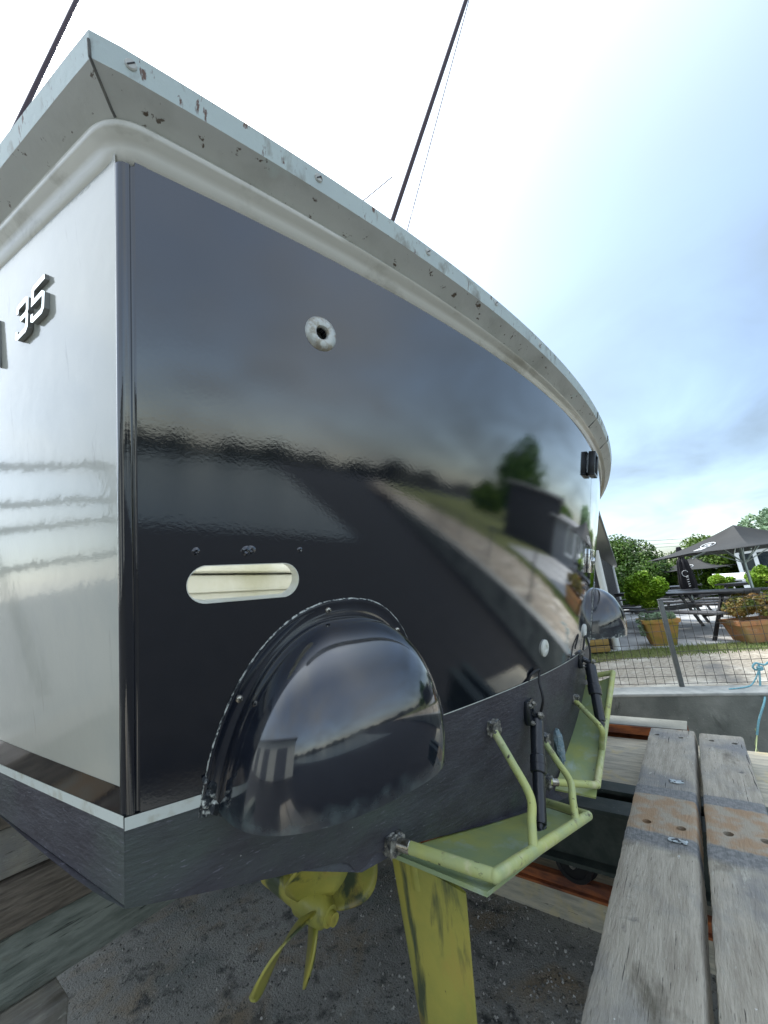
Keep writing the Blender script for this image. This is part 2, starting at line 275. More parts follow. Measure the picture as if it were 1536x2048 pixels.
def mask_mix(M, axis, lo, hi, col, colb, nscale, namp, cscale=30, rough=None, inv=False):
    """worn, banded or reflection-darkened zone of a surface: colour changes where coordinate+noise lies between lo and hi"""
    nt = M.node_tree; N = nt.nodes; K = nt.links.new; b = N['Principled BSDF']; t = N.new('ShaderNodeTexCoord'); sp_ = N.new('ShaderNodeSeparateXYZ'); K(t.outputs['Object'], sp_.inputs[0])
    def noise(sc_):
        n = N.new('ShaderNodeTexNoise'); n.inputs['Scale'].default_value = sc_; n.inputs['Detail'].default_value = 8; K(t.outputs['Object'], n.inputs['Vector']); return n.outputs[0]
    def math_(op, a, c, c2=None):
        q = N.new('ShaderNodeMath'); q.operation = op
        for k, v in enumerate((a, c) if c2 is None else (a, c, c2)):
            if isinstance(v, (int, float)): q.inputs[k].default_value = v
            else: K(v, q.inputs[k])
        return q.outputs[0]
    p = math_('MULTIPLY_ADD', math_('SUBTRACT', noise(nscale), .5), namp, sp_.outputs[axis])
    def step(e, w_): 
        q = N.new('ShaderNodeMapRange'); q.inputs['From Min'].default_value = e-w_; q.inputs['From Max'].default_value = e+w_; K(p, q.inputs['Value']); return q.outputs[0]
    m_ = math_('MULTIPLY', step(lo[0], lo[1]), math_('SUBTRACT', 1., step(hi[0], hi[1])))
    cm = N.new('ShaderNodeMix'); cm.data_type = 'RGBA'; r = N.new('ShaderNodeMapRange'); r.inputs['From Min'].default_value = .42; r.inputs['From Max'].default_value = .6
    K(noise(cscale), r.inputs['Value']); K(r.outputs[0], cm.inputs[0]); cm.inputs[6].default_value = (*col, 1); cm.inputs[7].default_value = (*colb, 1)
    x = N.new('ShaderNodeMix'); x.data_type = 'RGBA'; K(m_, x.inputs[0])
    if b.inputs['Base Color'].links: K(b.inputs['Base Color'].links[0].from_socket, x.inputs[6])
    else: x.inputs[6].default_value = b.inputs['Base Color'].default_value
    K(cm.outputs[2], x.inputs[7]); K(x.outputs[2], b.inputs['Base Color'])
    if rough is not None:
        x = N.new('ShaderNodeMix'); K(m_, x.inputs[0]); x.inputs[3].default_value = rough
        if b.inputs['Roughness'].links: K(b.inputs['Roughness'].links[0].from_socket, x.inputs[2])
        else: x.inputs[2].default_value = b.inputs['Roughness'].default_value
        K(x.outputs[0], b.inputs['Roughness'])
mask_mix(M_dome, 2, (1.0, .001), (1.405, .012), (.010, .016, .024), (.045, .065, .07), 22, .08, 38, .35)
mask_mix(M_dome, 2, (1.0, .001), (1.372, .003), (.55, .58, .52), (.03, .05, .06), 30, .10, 70, .5)
mask_mix(M_wood, 0, (-.27, .006), (.045, .006), (.40, .27, .16), (.40, .35, .27), 14, .03, 16)
mask_mix(M_wood, 0, (.04, .005), (.125, .005), (.20, .205, .20), (.27, .27, .26), 14, .03, 60)
mask_mix(M_wood, 0, (-.36, .02), (-.265, .006), (.18, .185, .18), (.27, .27, .26), 14, .05, 60)
mask_mix(M_ground, 0, (-900, .1), (-1.3, .3), (.045, .045, .042), (.028, .03, .028), 1.2, .9, 5, .6)  # unseen ground to port coloured dark to blacken its reflection in the gloss
mask_mix(M_ground, 1, (-900, .1), (-.9, .25), (.028, .028, .027), (.018, .019, .018), 1.2, .9, 5, .6)  # unseen ground aft coloured dark so the lower transom reflects near black
# ---------------------------------------------------------------- the boat
boat = empty('motor_boat', 'navy and white motor boat on the slipway, its glossy curved transom filling the photo', 'boat', W((1.85, 5, -1.7)))
def bobj(name, bm, mt, parent=None, **k):
    """boat parts are modelled eye-relative; move them so they sit under their parent"""
    o = obj(name, bm, mt, parent or boat, **k)
    p = parent or boat
    off = Vector((0, 0, 0)); q = p
    while q: off += Vector(q.location); q = q.parent
    o.data.transform(Matrix.Translation(Vector((0, 0, CH))-off))
    return o
PC0, PC1 = Vector((.276, .748, -.278)), Vector((.163, .570, .730))
def pc(z):
    x = PC0.x+(PC1.x-PC0.x)*(z-PC0.z)/1.008
    return Vector((x, Y(x, z), z))
CX = 1.95; LEN = 9.6
def kk(z): return .08+.05*(z+.278)
def side(s, z):                              # port side point s metres ahead of the corner
    p = pc(z); hb = (CX-p.x)
    t = min(max(s, 0)/LEN, 1)
    w = (hb+kk(z)*s*(1-t))*math.sqrt(max(0, 1-t**3.2))
    return Vector((CX-w, p.y+s, z))
def sheer(s): return .13*s-.006*s*s if s > 0 else 0
def loop(zf, off=0, rr=0, s_len=LEN, nz=46, nt=90, both=True, xlast=None):
    """points along the port side (bow to stern), round the corner, across the transom, and up the starboard side.
       zf(kind, v) gives the height: kind 's' with v metres ahead, kind 't' with v = x"""
    P = []
    zc = zf('t', pc(.8).x-off); zd = zc-zf('t', .2)
    for i in range(nz):
        s = rr+(s_len-rr)*(1-i/(nz-1))**1.6
        z = zf('s', s)+zd+.13*.63*off; q = side(s, z); P.append(Vector((q.x-off*(1 if s < s_len-.01 else 0), q.y-(off if s < .001 else 0), z)))
    z0 = zf('t', .2); a = P[-1]; cx = pc(z0).x-off
    x1 = cx+rr; b = Vector((x1, Y(x1, z0)-off, z0)); c = Vector((cx+kk(z0)*off*.63, Y(cx, z0)-off, zf('t', cx)))
    if rr:
        for k in range(1, 10):
            t = k/10; P.append(a*(1-t)**2+c*2*t*(1-t)+b*t*t)
    else: P[-1] = c
    xe = 2*CX-x1
    for i in range(0 if rr else 1, nt):
        x = x1+(xe-x1)*i/(nt-1); z = zf('t', x); P.append(Vector((x, Y(x, z)-off, z)))
    if both:
        e = P[-1]
        for i in range(1, nz):
            s = rr+(s_len-rr)*(i/(nz-1))**1.6
            z = zf('s', s)+(e.z-z0)*max(0, 1-s/4); q = side(s, z); P.append(Vector((2*CX-q.x+off*(1 if s < s_len-.01 else 0), q.y, z)))
    return P
def lin(a, b, c=0): # transom height a at x=.2 falling by b per metre ; side rises with the sheer
    return lambda k, v: (a-b*(v-.2)) if k == 't' else a+sheer(v)+c*v
Z1 = lin(.855, .048); Z2 = lin(.812, .046); Z3 = lin(.786, .050); Z4 = lin(.736, .034)
def WL(x): return -.274-.027*(x-.25)
def ZB(x): return -.405-.27*(CX-.24-x if x < CX-.24 else 0)*-1*-1 if False else -.405-.27*(min(x, 2*1.62-x)-.29)

# gunwale rail: outer pale face, top, sloping grey under face
bm = bmesh.new()
def ins(P, d, dz):                           # inner line of the rail cap
    Q = []
    for i, p in enumerate(P):
        t = (P[min(i+1, len(P)-1)]-P[max(i-1, 0)]); t.z = 0; t.normalize(); n = Vector((-t.y, t.x, 0)) # left of travel = inboard
        Q.append(p+n*d+Vector((0, 0, dz)))
    return Q
Pm = [loop(Z3, .006), loop(lin(.788, .050), .012), loop(lambda k, v: Z2(k, v)-.004, .046), loop(Z2, .052), loop(lambda k, v: Z1(k, v)-.006, .055), loop(Z1, .049)]
top_in = ins(Pm[5], .11, .002)
grid(bm, Pm[:4], mi=0); grid(bm, Pm[3:6]+[top_in], mi=1)
bmesh.ops.remove_doubles(bm, verts=bm.verts, dist=.0004)
rail = bobj('gunwale_rail', bm, [M_rail, M_railtop], angle=25)
# caulk line, moulding
bm = bmesh.new()
prof = [(Z3, .007), (lin(.783, .050), .018), (lin(.776, .048), .023), (lin(.768, .045), .020), (lin(.762, .042), .011), (lin(.752, .038), .006), (Z4, .0035), (lambda k, v: Z4(k, v)-.004, -.004)]
grid(bm, [loop(z, o, .045) for z, o in prof])
bobj('gunwale_moulding', bm, M_cream, angle=60)
# rail seams, screws
def screw(px, py, parent, r=.009, off=.055, mt=M_screw):
    p = hit(px, py, off); n = norm_at(p.x, p.z); bm = bmesh.new()
    disc(bm, p+n*.0005, n, r, .002, prof=[(0, .0022), (r*.8, .0022), (r, .0005), (r, -.002)])
    t = n.orthogonal().normalized(); 
    Rm = Matrix((Vector((t)), n.cross(t), n)).transposed()
    box(bm, p+n*.0028, (r*1.5, r*.22, .0012), Rm, 1)
    return bobj('screw', bm, [mt, M_rubber], parent)
for q in [(262, 130), (637, 356), (856, 504), (992, 606), (1080, 690)]: screw(*q, rail, .0085, mt=M_rail, off=.0535)
for xx in (1.98, 2.32):
    bm = bmesh.new(); pts = [Vector((xx, Y(xx, z('t', xx))-o-.0015, z('t', xx))) for z, o in ((Z3, .012), (Z2, .046), (Z2, .052), (lambda k, v: Z1(k, v)-.010, .0545))]
    tube(bm, pts, .0025, 6); bobj('rail_seam', bm, M_caulk, rail)
bm = bmesh.new()
pts = [Pm[k][45]+Vector((-.0008, -.0008, -.0005)) for k in range(4)]+[Pm[3][45].lerp(Pm[4][45], .6)+Vector((-.001, -.001, 0))]
tube(bm, pts, .0022, 6); bobj('mitre_joint', bm, M_caulk, rail)

# hull side, both sides, in bands
def sideband(name, za, zb_, mt, off=0., s0=.011, parent=None, n=7):
    bm = bmesh.new()
    for sg in (1, -1):
        rows = []
        for j in range(n+1):
            f = j/n; r = []
            for i in range(70):
                s = s0+(LEN-s0)*(i/69)**1.5
                z = za(s)*(1-f)+zb_(s)*f; q = side(s, z); q.x -= off; r.append(q if sg > 0 else Vector((2*CX-q.x, q.y, z)))
            rows.append(r)
        grid(bm, rows)
    return bobj(name, bm, mt, parent)
strp = lambda s: -.272+.03*s
sideband('hull_side', lambda s: .745+sheer(s), lambda s: -.232+.03*s, M_white)
sideband('boot_band', lambda s: -.232+.03*s, lambda s: -.272+.006*s, M_gloss, .0006)
sideband('boot_stripe', lambda s: -.272+.006*s, lambda s: -.290+.006*s, M_stripe, .0010, .0, n=1)
sideband('bottom_side', lambda s: -.290+.006*s, lambda s: -.40+.03*s, M_anti, .0004, .0, n=4)
# corner strip, gloss paint round the corner
bm = bmesh.new(); rows = []
for j in range(61):
    z = -.274+(.729+.274)*j/60; c = pc(z); a = side(.011, z)-Vector((.0008, 0, 0)); x1 = c.x+.012; b = Vector((x1, Y(x1, z), z)); r = [side(.020, z)+Vector((.004, 0, 0)), a]
    c2 = c+Vector((.0, -.001, 0))
    for k in range(1, 12):
        t = k/12; p = a*(1-t)**2+c2*2*t*(1-t)+b*t*t
        r.append(p)
    r.append(b)
    for dx, dy in ((.0015, .0006), (.0030, .0026), (.0045, .0030), (.0060, .0020), (.0080, .0)):     # shallow groove where the strip meets the transom
        x2 = x1+dx; r.append(Vector((x2, Y(x2, z)+dy, z)))
    rows.append(r)
grid(bm, rows); bobj('corner_strip', bm, M_gloss, angle=60)
# transom skin built as a closed slab so openings can be cut
def slab(x0, x1f, lo, hi, th=.02, nx=150, nz=46, off=0):
    bm = bmesh.new(); front = []; back = []
    for j in range(nz+1):
        fr = []; bk = []
        for i in range(nx+1):
            f = i/nx; xb = x1f
            x = x0+(xb-x0)*f; z = lo(x)+(hi(x)-lo(x))*j/nz
            if x0 < .5:
                xs = pc(z).x+.020; x = xs+(xb-xs)*f; z = lo(x)+(hi(x)-lo(x))*j/nz
            fr.append(Vector((x, Y(x, z)-off, z))); bk.append(Vector((x, Y(x, z)-off+th, z)))
        front.append(fr); back.append(bk)
    F = grid(bm, front); B = grid(bm, back)
    for a, b in ((F[0], B[0]), (F[-1], B[-1])):
        for i in range(len(a)-1): bm.faces.new((a[i], a[i+1], b[i+1], b[i]))
    for c in (0, -1):
        for j in range(len(F)-1): bm.faces.new((F[j][c], F[j+1][c], B[j+1][c], B[j][c]))
    return bm
def cut(o, cutter_bm):
    me = bpy.data.meshes.new('c'); bmesh.ops.recalc_face_normals(cutter_bm, faces=cutter_bm.faces[:]); cutter_bm.to_mesh(me); cutter_bm.free()
    me.transform(Matrix.Translation(Vector((0, 0, CH))-Vector(boat.location)))
    c = bpy.data.objects.new('c', me); C.objects.link(c); c.parent = o.parent
    md = o.modifiers.new('b', 'BOOLEAN'); md.operation = 'DIFFERENCE'; md.solver = 'EXACT'; md.object = c
    bpy.context.view_layer.update()
    ev = o.evaluated_get(bpy.context.evaluated_depsgraph_get()); nm = bpy.data.meshes.new_from_object(ev)
    o.modifiers.clear(); old = o.data; o.data = nm; bpy.data.objects.remove(c); bpy.data.meshes.remove(old)
    nm.shade_smooth(); nm.set_sharp_from_angle(angle=radians(30))
hi_t = lambda x: Z4('t', x)-.001
tr = bobj('transom', slab(.2, 2.20, WL, hi_t), M_gloss)
sp = hit(494, 1164); sn = norm_at(sp.x, sp.z); st = Vector((0, 0, 1)).cross(sn).normalized()
if st.x < 0: st = -st
sv = sn.cross(st).normalized(); sv = sv if sv.z > 0 else -sv
hw, hh = .098, .0315
def slotring(o, grow=0):
    P = []
    for k in range(32):
        a = 2*pi*k/32; cx_ = (hw-hh)*(1 if cos(a) > 0 else -1)
        P.append(sp+st*(cx_+(hh+grow)*cos(a))+sv*(hh+grow)*sin(a)+sn*o)
    return P
bm = bmesh.new(); V_ = grid(bm, [slotring(.06), slotring(-.08)], close=True); bm.faces.new(V_[0]); bm.faces.new(V_[1]); cut(tr, bm)
rp = hit(642, 668); rn = norm_at(rp.x, rp.z)
bm = bmesh.new(); tube(bm, [rp+rn*.05, rp-rn*.08], .0125, 24); cut(tr, bm)
bm = bmesh.new(); grid(bm, [slotring(.0012, .0012), slotring(.0012, -.0004), slotring(-.030, -.001)], close=True); bobj('vent_slot_lining', bm, M_inner, angle=50)
bm = bmesh.new()
disc(bm, rp, rn, .035, .01, 40, [(.0125, -.05), (.0125, .004), (.015, .0075), (.022, .0085), (.030, .0065), (.0345, .003), (.036, 0)]); bobj('skin_fitting', bm, mat('pitted_fitting', (.62, .63, .58), .3, metal=.35, col2=(.40, .36, .28), scale=60, lo=.5, hi=.62, bump=.6, bscale=120, bdist=.003, layers=(((.03, .03, .03), 50, .68, .71, (1, 1, 1)), ((.30, .12, .05), 60, .62, .7, (1, 1, 1)))))
bm = bmesh.new(); tube(bm, [rp-rn*.045, rp-rn*.06], .0124, 24); bobj('fitting_plug', bm, M_rubber)
for q, r in (((392, 1103), .006), ((492, 1102), .008), ((503, 1100), .007), ((600, 1100), .005)):
    p = hit(*q); n = norm_at(p.x, p.z); bm = bmesh.new(); disc(bm, p, n, r, .003, 12, [(0, .001), (r*.5, .003), (r, .001), (r*1.3, -.001)])
    for v in bm.verts: v.co += Vector((random.uniform(-1, 1), 0, random.uniform(-1, 1)))*.0012
    bobj('screw_hole_filler', bm, M_gloss, tr)
door = bobj('transom_door', slab(2.206, 2.96, WL, hi_t, nx=40), M_gloss)
bobj('transom_quarter', slab(2.966, 2*CX-.27, WL, hi_t, nx=40), M_gloss)
bm = bmesh.new(); grid(bm, [[Vector((x, Y(x, z)+.021, z)) for x in (2.18, 2.25)] for z in (-.3, .68)]); bobj('door_jamb', bm, M_rubber)
# below the waterline: stripe then antifouling down to the deadrise edge
def patch(name, lo, hi, mt, xa=None, xb=None, off=0., nx=160, nz=14):
    bm = bmesh.new(); rows = []
    for j in range(nz+1):
        r = []
        for i in range(nx+1):
            f = i/nx; x = .27+(2*CX-.54)*f; z = lo(x)+(hi(x)-lo(x))*j/nz
            xl = pc(z).x; x = (xl if xa is None else xa)+((2*CX-xl if xb is None else xb)-(xl if xa is None else xa))*f; z = lo(x)+(hi(x)-lo(x))*j/nz
            r.append(Vector((x, Y(x, z)-off, z)))
        rows.append(r)
    grid(bm, rows); return bobj(name, bm, mt)
def zbot(x):
    z = ZB(x)
    return z-.035*max(0, 1-abs(x-.70)/.035)      # lifting strake under the edge
patch('boot_stripe', lambda x: WL(x)-.019, WL, M_stripe, xb=.40, off=.0012, nz=1)
patch('paint_edge', lambda x: WL(x)-.0025, WL, M_stripe, xa=.40, off=.0012, nz=1)
patch('antifouled_bottom', zbot, lambda x: WL(x)-.0025, M_anti, nz=30)
# hull bottom from the chines to the keel
bm = bmesh.new(); rows = []
for i in range(60):
    s = LEN*(i/59)**1.3; r = []
    a = side(s, -.405+.03*s if s < 4 else -.285+(s-4)*.05)
    for k in range(25):
        f = k/24; x = a.x+(2*CX-2*a.x)*f; e = 1-abs(2*f-1); dead = (.27*(CX-a.x))*e+.25*e*(s/LEN)**2*(1 if s < LEN-1 else 1-(s-LEN+1))
        y0 = Y(min(max(x, .27), 3.47), -.5) if s == 0 else 0
        yy = (Y(x, zbot(x)) if s == 0 else a.y+(0 if s > .6 else (Y(x, -.5)-a.y)*(1-s/.6)))
        z = (zbot(x) if s == 0 else a.z-dead)
        r.append(Vector((x, yy, z)))
    rows.append(r)
grid(bm, rows); bobj('hull_bottom', bm, M_anti)
# deck, cockpit well, cabin
bm = bmesh.new()
x0, x1 = .31, 2*CX-.31
def wall(p): bm.faces.new([bm.verts.new(v) for v in p])
fl = -.12; ct = .84
for a, b in (((x0, .80), (x0, 3.6)), ((x0, 3.6), (x1, 3.6)), ((x1, 3.6), (x1, .80)), ((x1, .80), (x0, .80))):
    lowz = .16 if a[1] == b[1] == .80 else fl                     # the aft liner stops above the vent slot
    wall([(a[0], a[1], lowz), (b[0], b[1], lowz), (b[0], b[1], ct), (a[0], a[1], ct)])
wall([(x0, .80, fl), (x1, .80, fl), (x1, 3.6, fl), (x0, 3.6, fl)])
bobj('cockpit_well', bm, M_inner, smooth=False)
bm = bmesh.new()
box(bm, (1.75, 2.5, .10), (1.3, .7, .44), bev=.02); box(bm, (1.75, 2.5, .34), (1.36, .76, .03), bev=.01); 
bobj('engine_box', bm, M_inner)
bm = bmesh.new(); box(bm, (.85, 1.75, .03), (.9, .8, .26), bev=.01); box(bm, (.85, 1.74, .185), (.94, .86, .035), bev=.006); box(bm, (.85, 1.345, .10), (.9, .006, .006), bev=.001)
bobj('side_locker', bm, M_inner)
bm = bmesh.new(); box(bm, (.85, 1.28, .035), (1.0, .10, .03), bev=.004); bobj('locker_step', bm, M_wood2)
bm = bmesh.new()
Pt = [p for p in top_in[::2]]
for q in range(len(Pt)//2):                                      # side decks and foredeck as strips port to starboard
    pass
def decky(s): 
    z = .86+sheer(s); a = side(s, z); return a, z
for s0 in np.linspace(.0, LEN-.3, 40):
    a, z = decky(s0); b, z2 = decky(min(s0+LEN/40, LEN-.05))
    if a.y < 3.6 and b.y < 3.65:
        wall([(a.x+.04, a.y+.02, z-.012), (x0, a.y+.02, z-.012), (x0, b.y+.02, z2-.012), (b.x+.04, b.y+.02, z2-.012)]); wall([(2*CX-a.x-.04, a.y+.02, z-.012), (x1, a.y+.02, z-.012), (x1, b.y+.02, z2-.012), (2*CX-b.x-.04, b.y+.02, z2-.012)])
    else: wall([(a.x+.04, a.y, z-.012), (2*CX-a.x-.04, a.y, z-.012), (2*CX-b.x-.04, b.y, z2-.012), (b.x+.04, b.y, z2-.012)])
bobj('deck', bm, M_inner, smooth=False)
bm = bmesh.new()
box(bm, (CX, 5.4, 1.75), (2.5, 3.2, .8), bev=.12); box(bm, (CX, 5.1, 2.55), (2.3, 2.6, .75), bev=.14); cabin = bobj('cabin', bm, M_white)
for sx in (-1, 1):
    for yy in (4.5, 5.4, 6.3):
        bm = bmesh.new(); box(bm, (CX+sx*1.253, yy, 1.8), (.02, .7, .38), bev=.005); bobj('window', bm, M_glass, cabin)
# outrigger poles and rod
def pole(name, a, b, r0_, r1_, label=None):
    bm = bmesh.new(); tube(bm, [a, b], [r0_, r1_], 10); o = bobj(name, bm, M_pole)
    if label: o['label'] = label
    return o
a = ray(778, 462)*4.3; b = ray(932, 0)*5.6; pole('outrigger_pole', a-(b-a)*1.5, b+(b-a)*.7, .024, .018)
a2 = ray(812, 470)*4.4; b2 = ray(938, 0)*5.7; pole('outrigger_line', a2-(b2-a2)*1.4, b2+(b2-a2)*.6, .0042, .0042)
a = ray(84, 145)*3.0; b = ray(158, -10)*3.4; pole('outrigger_pole', a-(b-a)*3.2, b+(b-a)*2.2, .0105, .0095)
a = ray(715, 411)*3.3; b = ray(784, 354)*3.5; pole('whip_aerial', a-(b-a)*4.5, b, .0045, .003)

# number badge on the port side
def sidehit(px, py):
    d = ray(px, py); lo, hi = .1, 6
    def g(t): v = d*t; z = v.z; c = pc(z); s = v.y-c.y; return v.x-side(s, z).x
    for _ in range(60):
        q = (lo+hi)/2
        if g(q) > 0: hi = q
        else: lo = q
    return d*lo
print('badge', sidehit(30, 680), sidehit(105, 548), sidehit(102, 620), sidehit(38, 600))
b0 = sidehit(37, 668); b1 = sidehit(92, 632); 
def glyph(name, strokes, org, ux, uy, w=.0105, h=.009):
    """flat chamfered bar numerals: strokes of poly-lines in (u, v)"""
    n = ux.cross(uy).normalized()
    if n.x > 0: n = -n
    bm = bmesh.new()
    for S in strokes:
        P = [Vector((p[0], p[1])) for p in S]
        L_, R_ = [], []
        for i, p in enumerate(P):
            d1 = (P[i]-P[i-1]).normalized() if i else (P[1]-P[0]).normalized(); d2 = (P[i+1]-P[i]).normalized() if i < len(P)-1 else d1
            m_ = (d1+d2).normalized(); k = 1/max(.5, m_.dot(d1)); nn = Vector((-m_.y, m_.x))*w/2*k; L_.append(p+nn); R_.append(p-nn)
        def P3(q, o): return org+ux*q.x+uy*q.y+n*o
        for i in range(len(P)-1):
            q = [L_[i], L_[i+1], R_[i+1], R_[i]]
            lo_ = [bm.verts.new(P3(t, 0)) for t in q]; hi_ = [bm.verts.new(P3(t, h)) for t in q]
            f = bm.faces.new(hi_); f.material_index = 0
            for a_ in range(4):
                f = bm.faces.new((lo_[a_], lo_[(a_+1) % 4], hi_[(a_+1) % 4], hi_[a_])); f.material_index = 1
    return bobj(name, bm, [M_badge, M_badgeside], smooth=False)
uyv = Vector((pc(.75).x-pc(.65).x, 0, .1)).normalized(); uxv = Vector((.11, -1, -.02)).normalized()
def num(ch, org, hgt, wd_):
    sl_ = .22*hgt; k = .16*wd_
    def q(u, v): return (u*wd_+v*sl_, v*hgt)
    if ch == '3': st_ = [[q(.0, .80), q(.02, .97), q(.15, 1), q(.80, 1), q(.97, .93), q(1, .62), q(.88, .52)], [q(.35, .52), q(.88, .52), q(1, .42), q(1, .08), q(.88, 0), q(.12, 0), q(0, .05), q(0, .22)]]
    else: st_ = [[q(1.05, 1), q(.08, 1), q(0, .95), q(0, .56), q(.85, .56), q(1, .48), q(1, .08), q(.88, 0), q(.12, 0), q(0, .05), q(0, .22)]]
    return glyph('badge_numeral', st_, org, uxv, uyv)
BZ = .0
pA = sidehit(45, 684); 
num('3', pA+Vector((-.001, 0, .002)), .062, .052); pB = pA+uxv*.074; pB.x = side(pB.y-pc(pB.z).y, pB.z).x; num('5', pB+Vector((-.001, 0, .008)), .062, .052)
pL = sidehit(2, 735); glyph('badge_letter', [[(0, 0), (.02, .10)]], pL+Vector((-.001, 0, 0)), uxv, uyv, .012)

# exhaust covers
def exhaust(xc, zb_, Hh=.30, a_=.185, D=.20):
    T = Vector((1, (Y(xc+.01, zb_)-Y(xc-.01, zb_))/.02, 0)).normalized(); N_ = Vector((T.y, -T.x, 0)); zc = zb_
    c0 = Vector((xc, Y(xc, zb_), zb_))
    def S(th, ph, k=1., dk=0.):
        r = max(cos(ph), 0)**.86; u = a_*k*(1 if cos(th) > 0 else -1)*abs(cos(th))**.78*r; v = (D+dk)*abs(sin(th))**.62*max(cos(ph), 0)**1.25; h = Hh*k*sin(ph)**.95
        p = c0+T*u; p.z = zb_+h; p.y = Y(p.x, p.z); return p+N_*v
    bm = bmesh.new(); rows = []
    for j in range(33):
        ph = pi/2*j/32; rows.append([S(pi*i/60, ph) for i in range(61)])
    grid(bm, rows); inner = [[p-N_*.006+Vector((0, 0, .0)) if False else S(pi*i/60, pi/2*j/32, .965, -.008) for i in range(61)] for j in range(33)]
    grid(bm, inner); grid(bm, [rows[0], inner[0]])
    dome = bobj('exhaust_cover', bm, M_dome, angle=60)
    # flange with a raised lip
    bm = bmesh.new(); prof = [(.97, .003), (1.0, .0055), (1.03, .0062), (1.045, .0042), (1.10, .0040), (1.112, .0052), (1.125, .0045), (1.13, 0)]
    R_ = []
    for k, o in prof:
        r = []
        for i in range(81):
            ph = pi*i/80; u = a_*k*(-cos(ph)) if True else 0; h = Hh*(k)*sin(ph)
            u = a_*k*(-1 if cos(ph) > 0 else 1)*abs(cos(ph))**.87; h = Hh*k*abs(sin(ph))**.95
            p = c0+T*u; p.z = zb_+h; p.y = Y(p.x, p.z); r.append(p+norm_at(p.x, p.z)*o)
        R_.append(r)
    grid(bm, R_); fl = bobj('flange', bm, M_dome, dome, angle=40)
    # chipped paint rim
    bm = bmesh.new(); R2 = []
    for k, o in ((1.129, .0030), (1.137, .0008)):
        r = []
        for i in range(0, 121):
            ph = pi*i/120; w_ = 1+.004*(random.random()-.5)
            u = a_*k*w_*(-1 if cos(ph) > 0 else 1)*abs(cos(ph))**.87; h = Hh*k*w_*abs(sin(ph))**.95; p = c0+T*u; p.z = zb_+h; p.y = Y(p.x, p.z); r.append(p+norm_at(p.x, p.z)*o)
        R2.append(r)
    grid(bm, R2); bobj('chipped_rim', bm, M_rim, dome)
    for ph in (radians(33), radians(83), radians(128), radians(160)):
        k = 1.072; u = a_*k*(-1 if cos(ph) > 0 else 1)*abs(cos(ph))**.87; h = Hh*k*sin(ph)**.95
        p = c0+T*u; p.z = zb_+h; p.y = Y(p.x, p.z); n = norm_at(p.x, p.z)
        bm = bmesh.new(); r = .0068; disc(bm, p+n*.0042, n, r, .004, 16, [(0, .0042), (r*.5, .0038), (r*.85, .0024), (r, 0), (r, -.003)])
        t = n.orthogonal().normalized(); Rm = Matrix((t, n.cross(t), n)).transposed(); box(bm, p+n*.0085, (r*1.1, r*.22, .0015), Rm, 1); box(bm, p+n*.0085, (r*.22, r*1.1, .0016), Rm, 1)
        bobj('screw', bm, [M_screw, M_rubber], dome)
    return dome
exhaust(.612, -.312, .290, .215, .205)
exhaust(2.80, -.335, .290, .18, .20)
# chips and sealant at the lower port foot of the near cover
bm = bmesh.new()
for px, py, r in ((418, 1600, .012), (424, 1585, .010), (432, 1612, .012), (414, 1620, .008), (445, 1618, .008), (428, 1570, .009), (412, 1560, .006), (455, 1605, .006)):
    p = hit(px, py, .004); bmesh.ops.create_icosphere(bm, subdivisions=2, radius=r, matrix=Matrix.Translation(p) @ Matrix.Diagonal((1, .4, 1.2, 1)))
for v in bm.verts: v.co += Vector((random.uniform(-1, 1), random.uniform(-1, 1), random.uniform(-1, 1)))*.0018
bobj('sealant_lump', bm, M_chip)

# small transom fittings
def oval(px, py, r, mt, name='drain_fitting', off=0):
    p = hit(px, py, off); n = norm_at(p.x, p.z); bm = bmesh.new()
    disc(bm, p, n, r, .008, 28, [(0, .004), (r*.35, .004), (r*.4, .009), (r*.8, .009), (r, .005), (r, -.002)]); return bobj(name, bm, mt)
oval(1088, 1296, .030, M_inner)
p = hit(1168, 1262); oval(1168, 1262, .034, M_inner)
# door latch loop and lower hinge
n = norm_at(2.15, .55); p = Vector((2.12, Y(2.12, .56), .56)); bm = bmesh.new()
tt_ = Vector((0, 0, 1)).cross(n).normalized(); tt_ = tt_ if tt_.x > 0 else -tt_; up_v = n.cross(tt_) if n.cross(tt_).z > 0 else tt_.cross(n); Rm = Matrix((tt_, -n, up_v)).transposed()
for c_, s_ in (((0, 0, .052), (.10, .03, .014)), ((0, 0, -.052), (.10, .03, .014)), ((-.045, 0, 0), (.014, .03, .10)), ((.045, 0, 0), (.014, .03, .10))):
    box(bm, p+n*.018+Rm@Vector(c_), s_, Rm, bev=.003)
box(bm, p+n*.004+Rm@Vector((.0, 0, 0)), (.08, .006, .09), Rm, 1)
bobj('door_latch', bm, [mat('latch_black', (.02, .022, .024), .25), M_chrome], door)
bm = bmesh.new(); p = Vector((2.25, Y(2.25, .10), .10)); n = norm_at(2.25, .1); box(bm, p+n*.008, (.15, .014, .12), Rm, bev=.004); disc(bm, p+n*.015, n, .02, .012, 20)
bobj('door_hinge', bm, M_chrome, door)

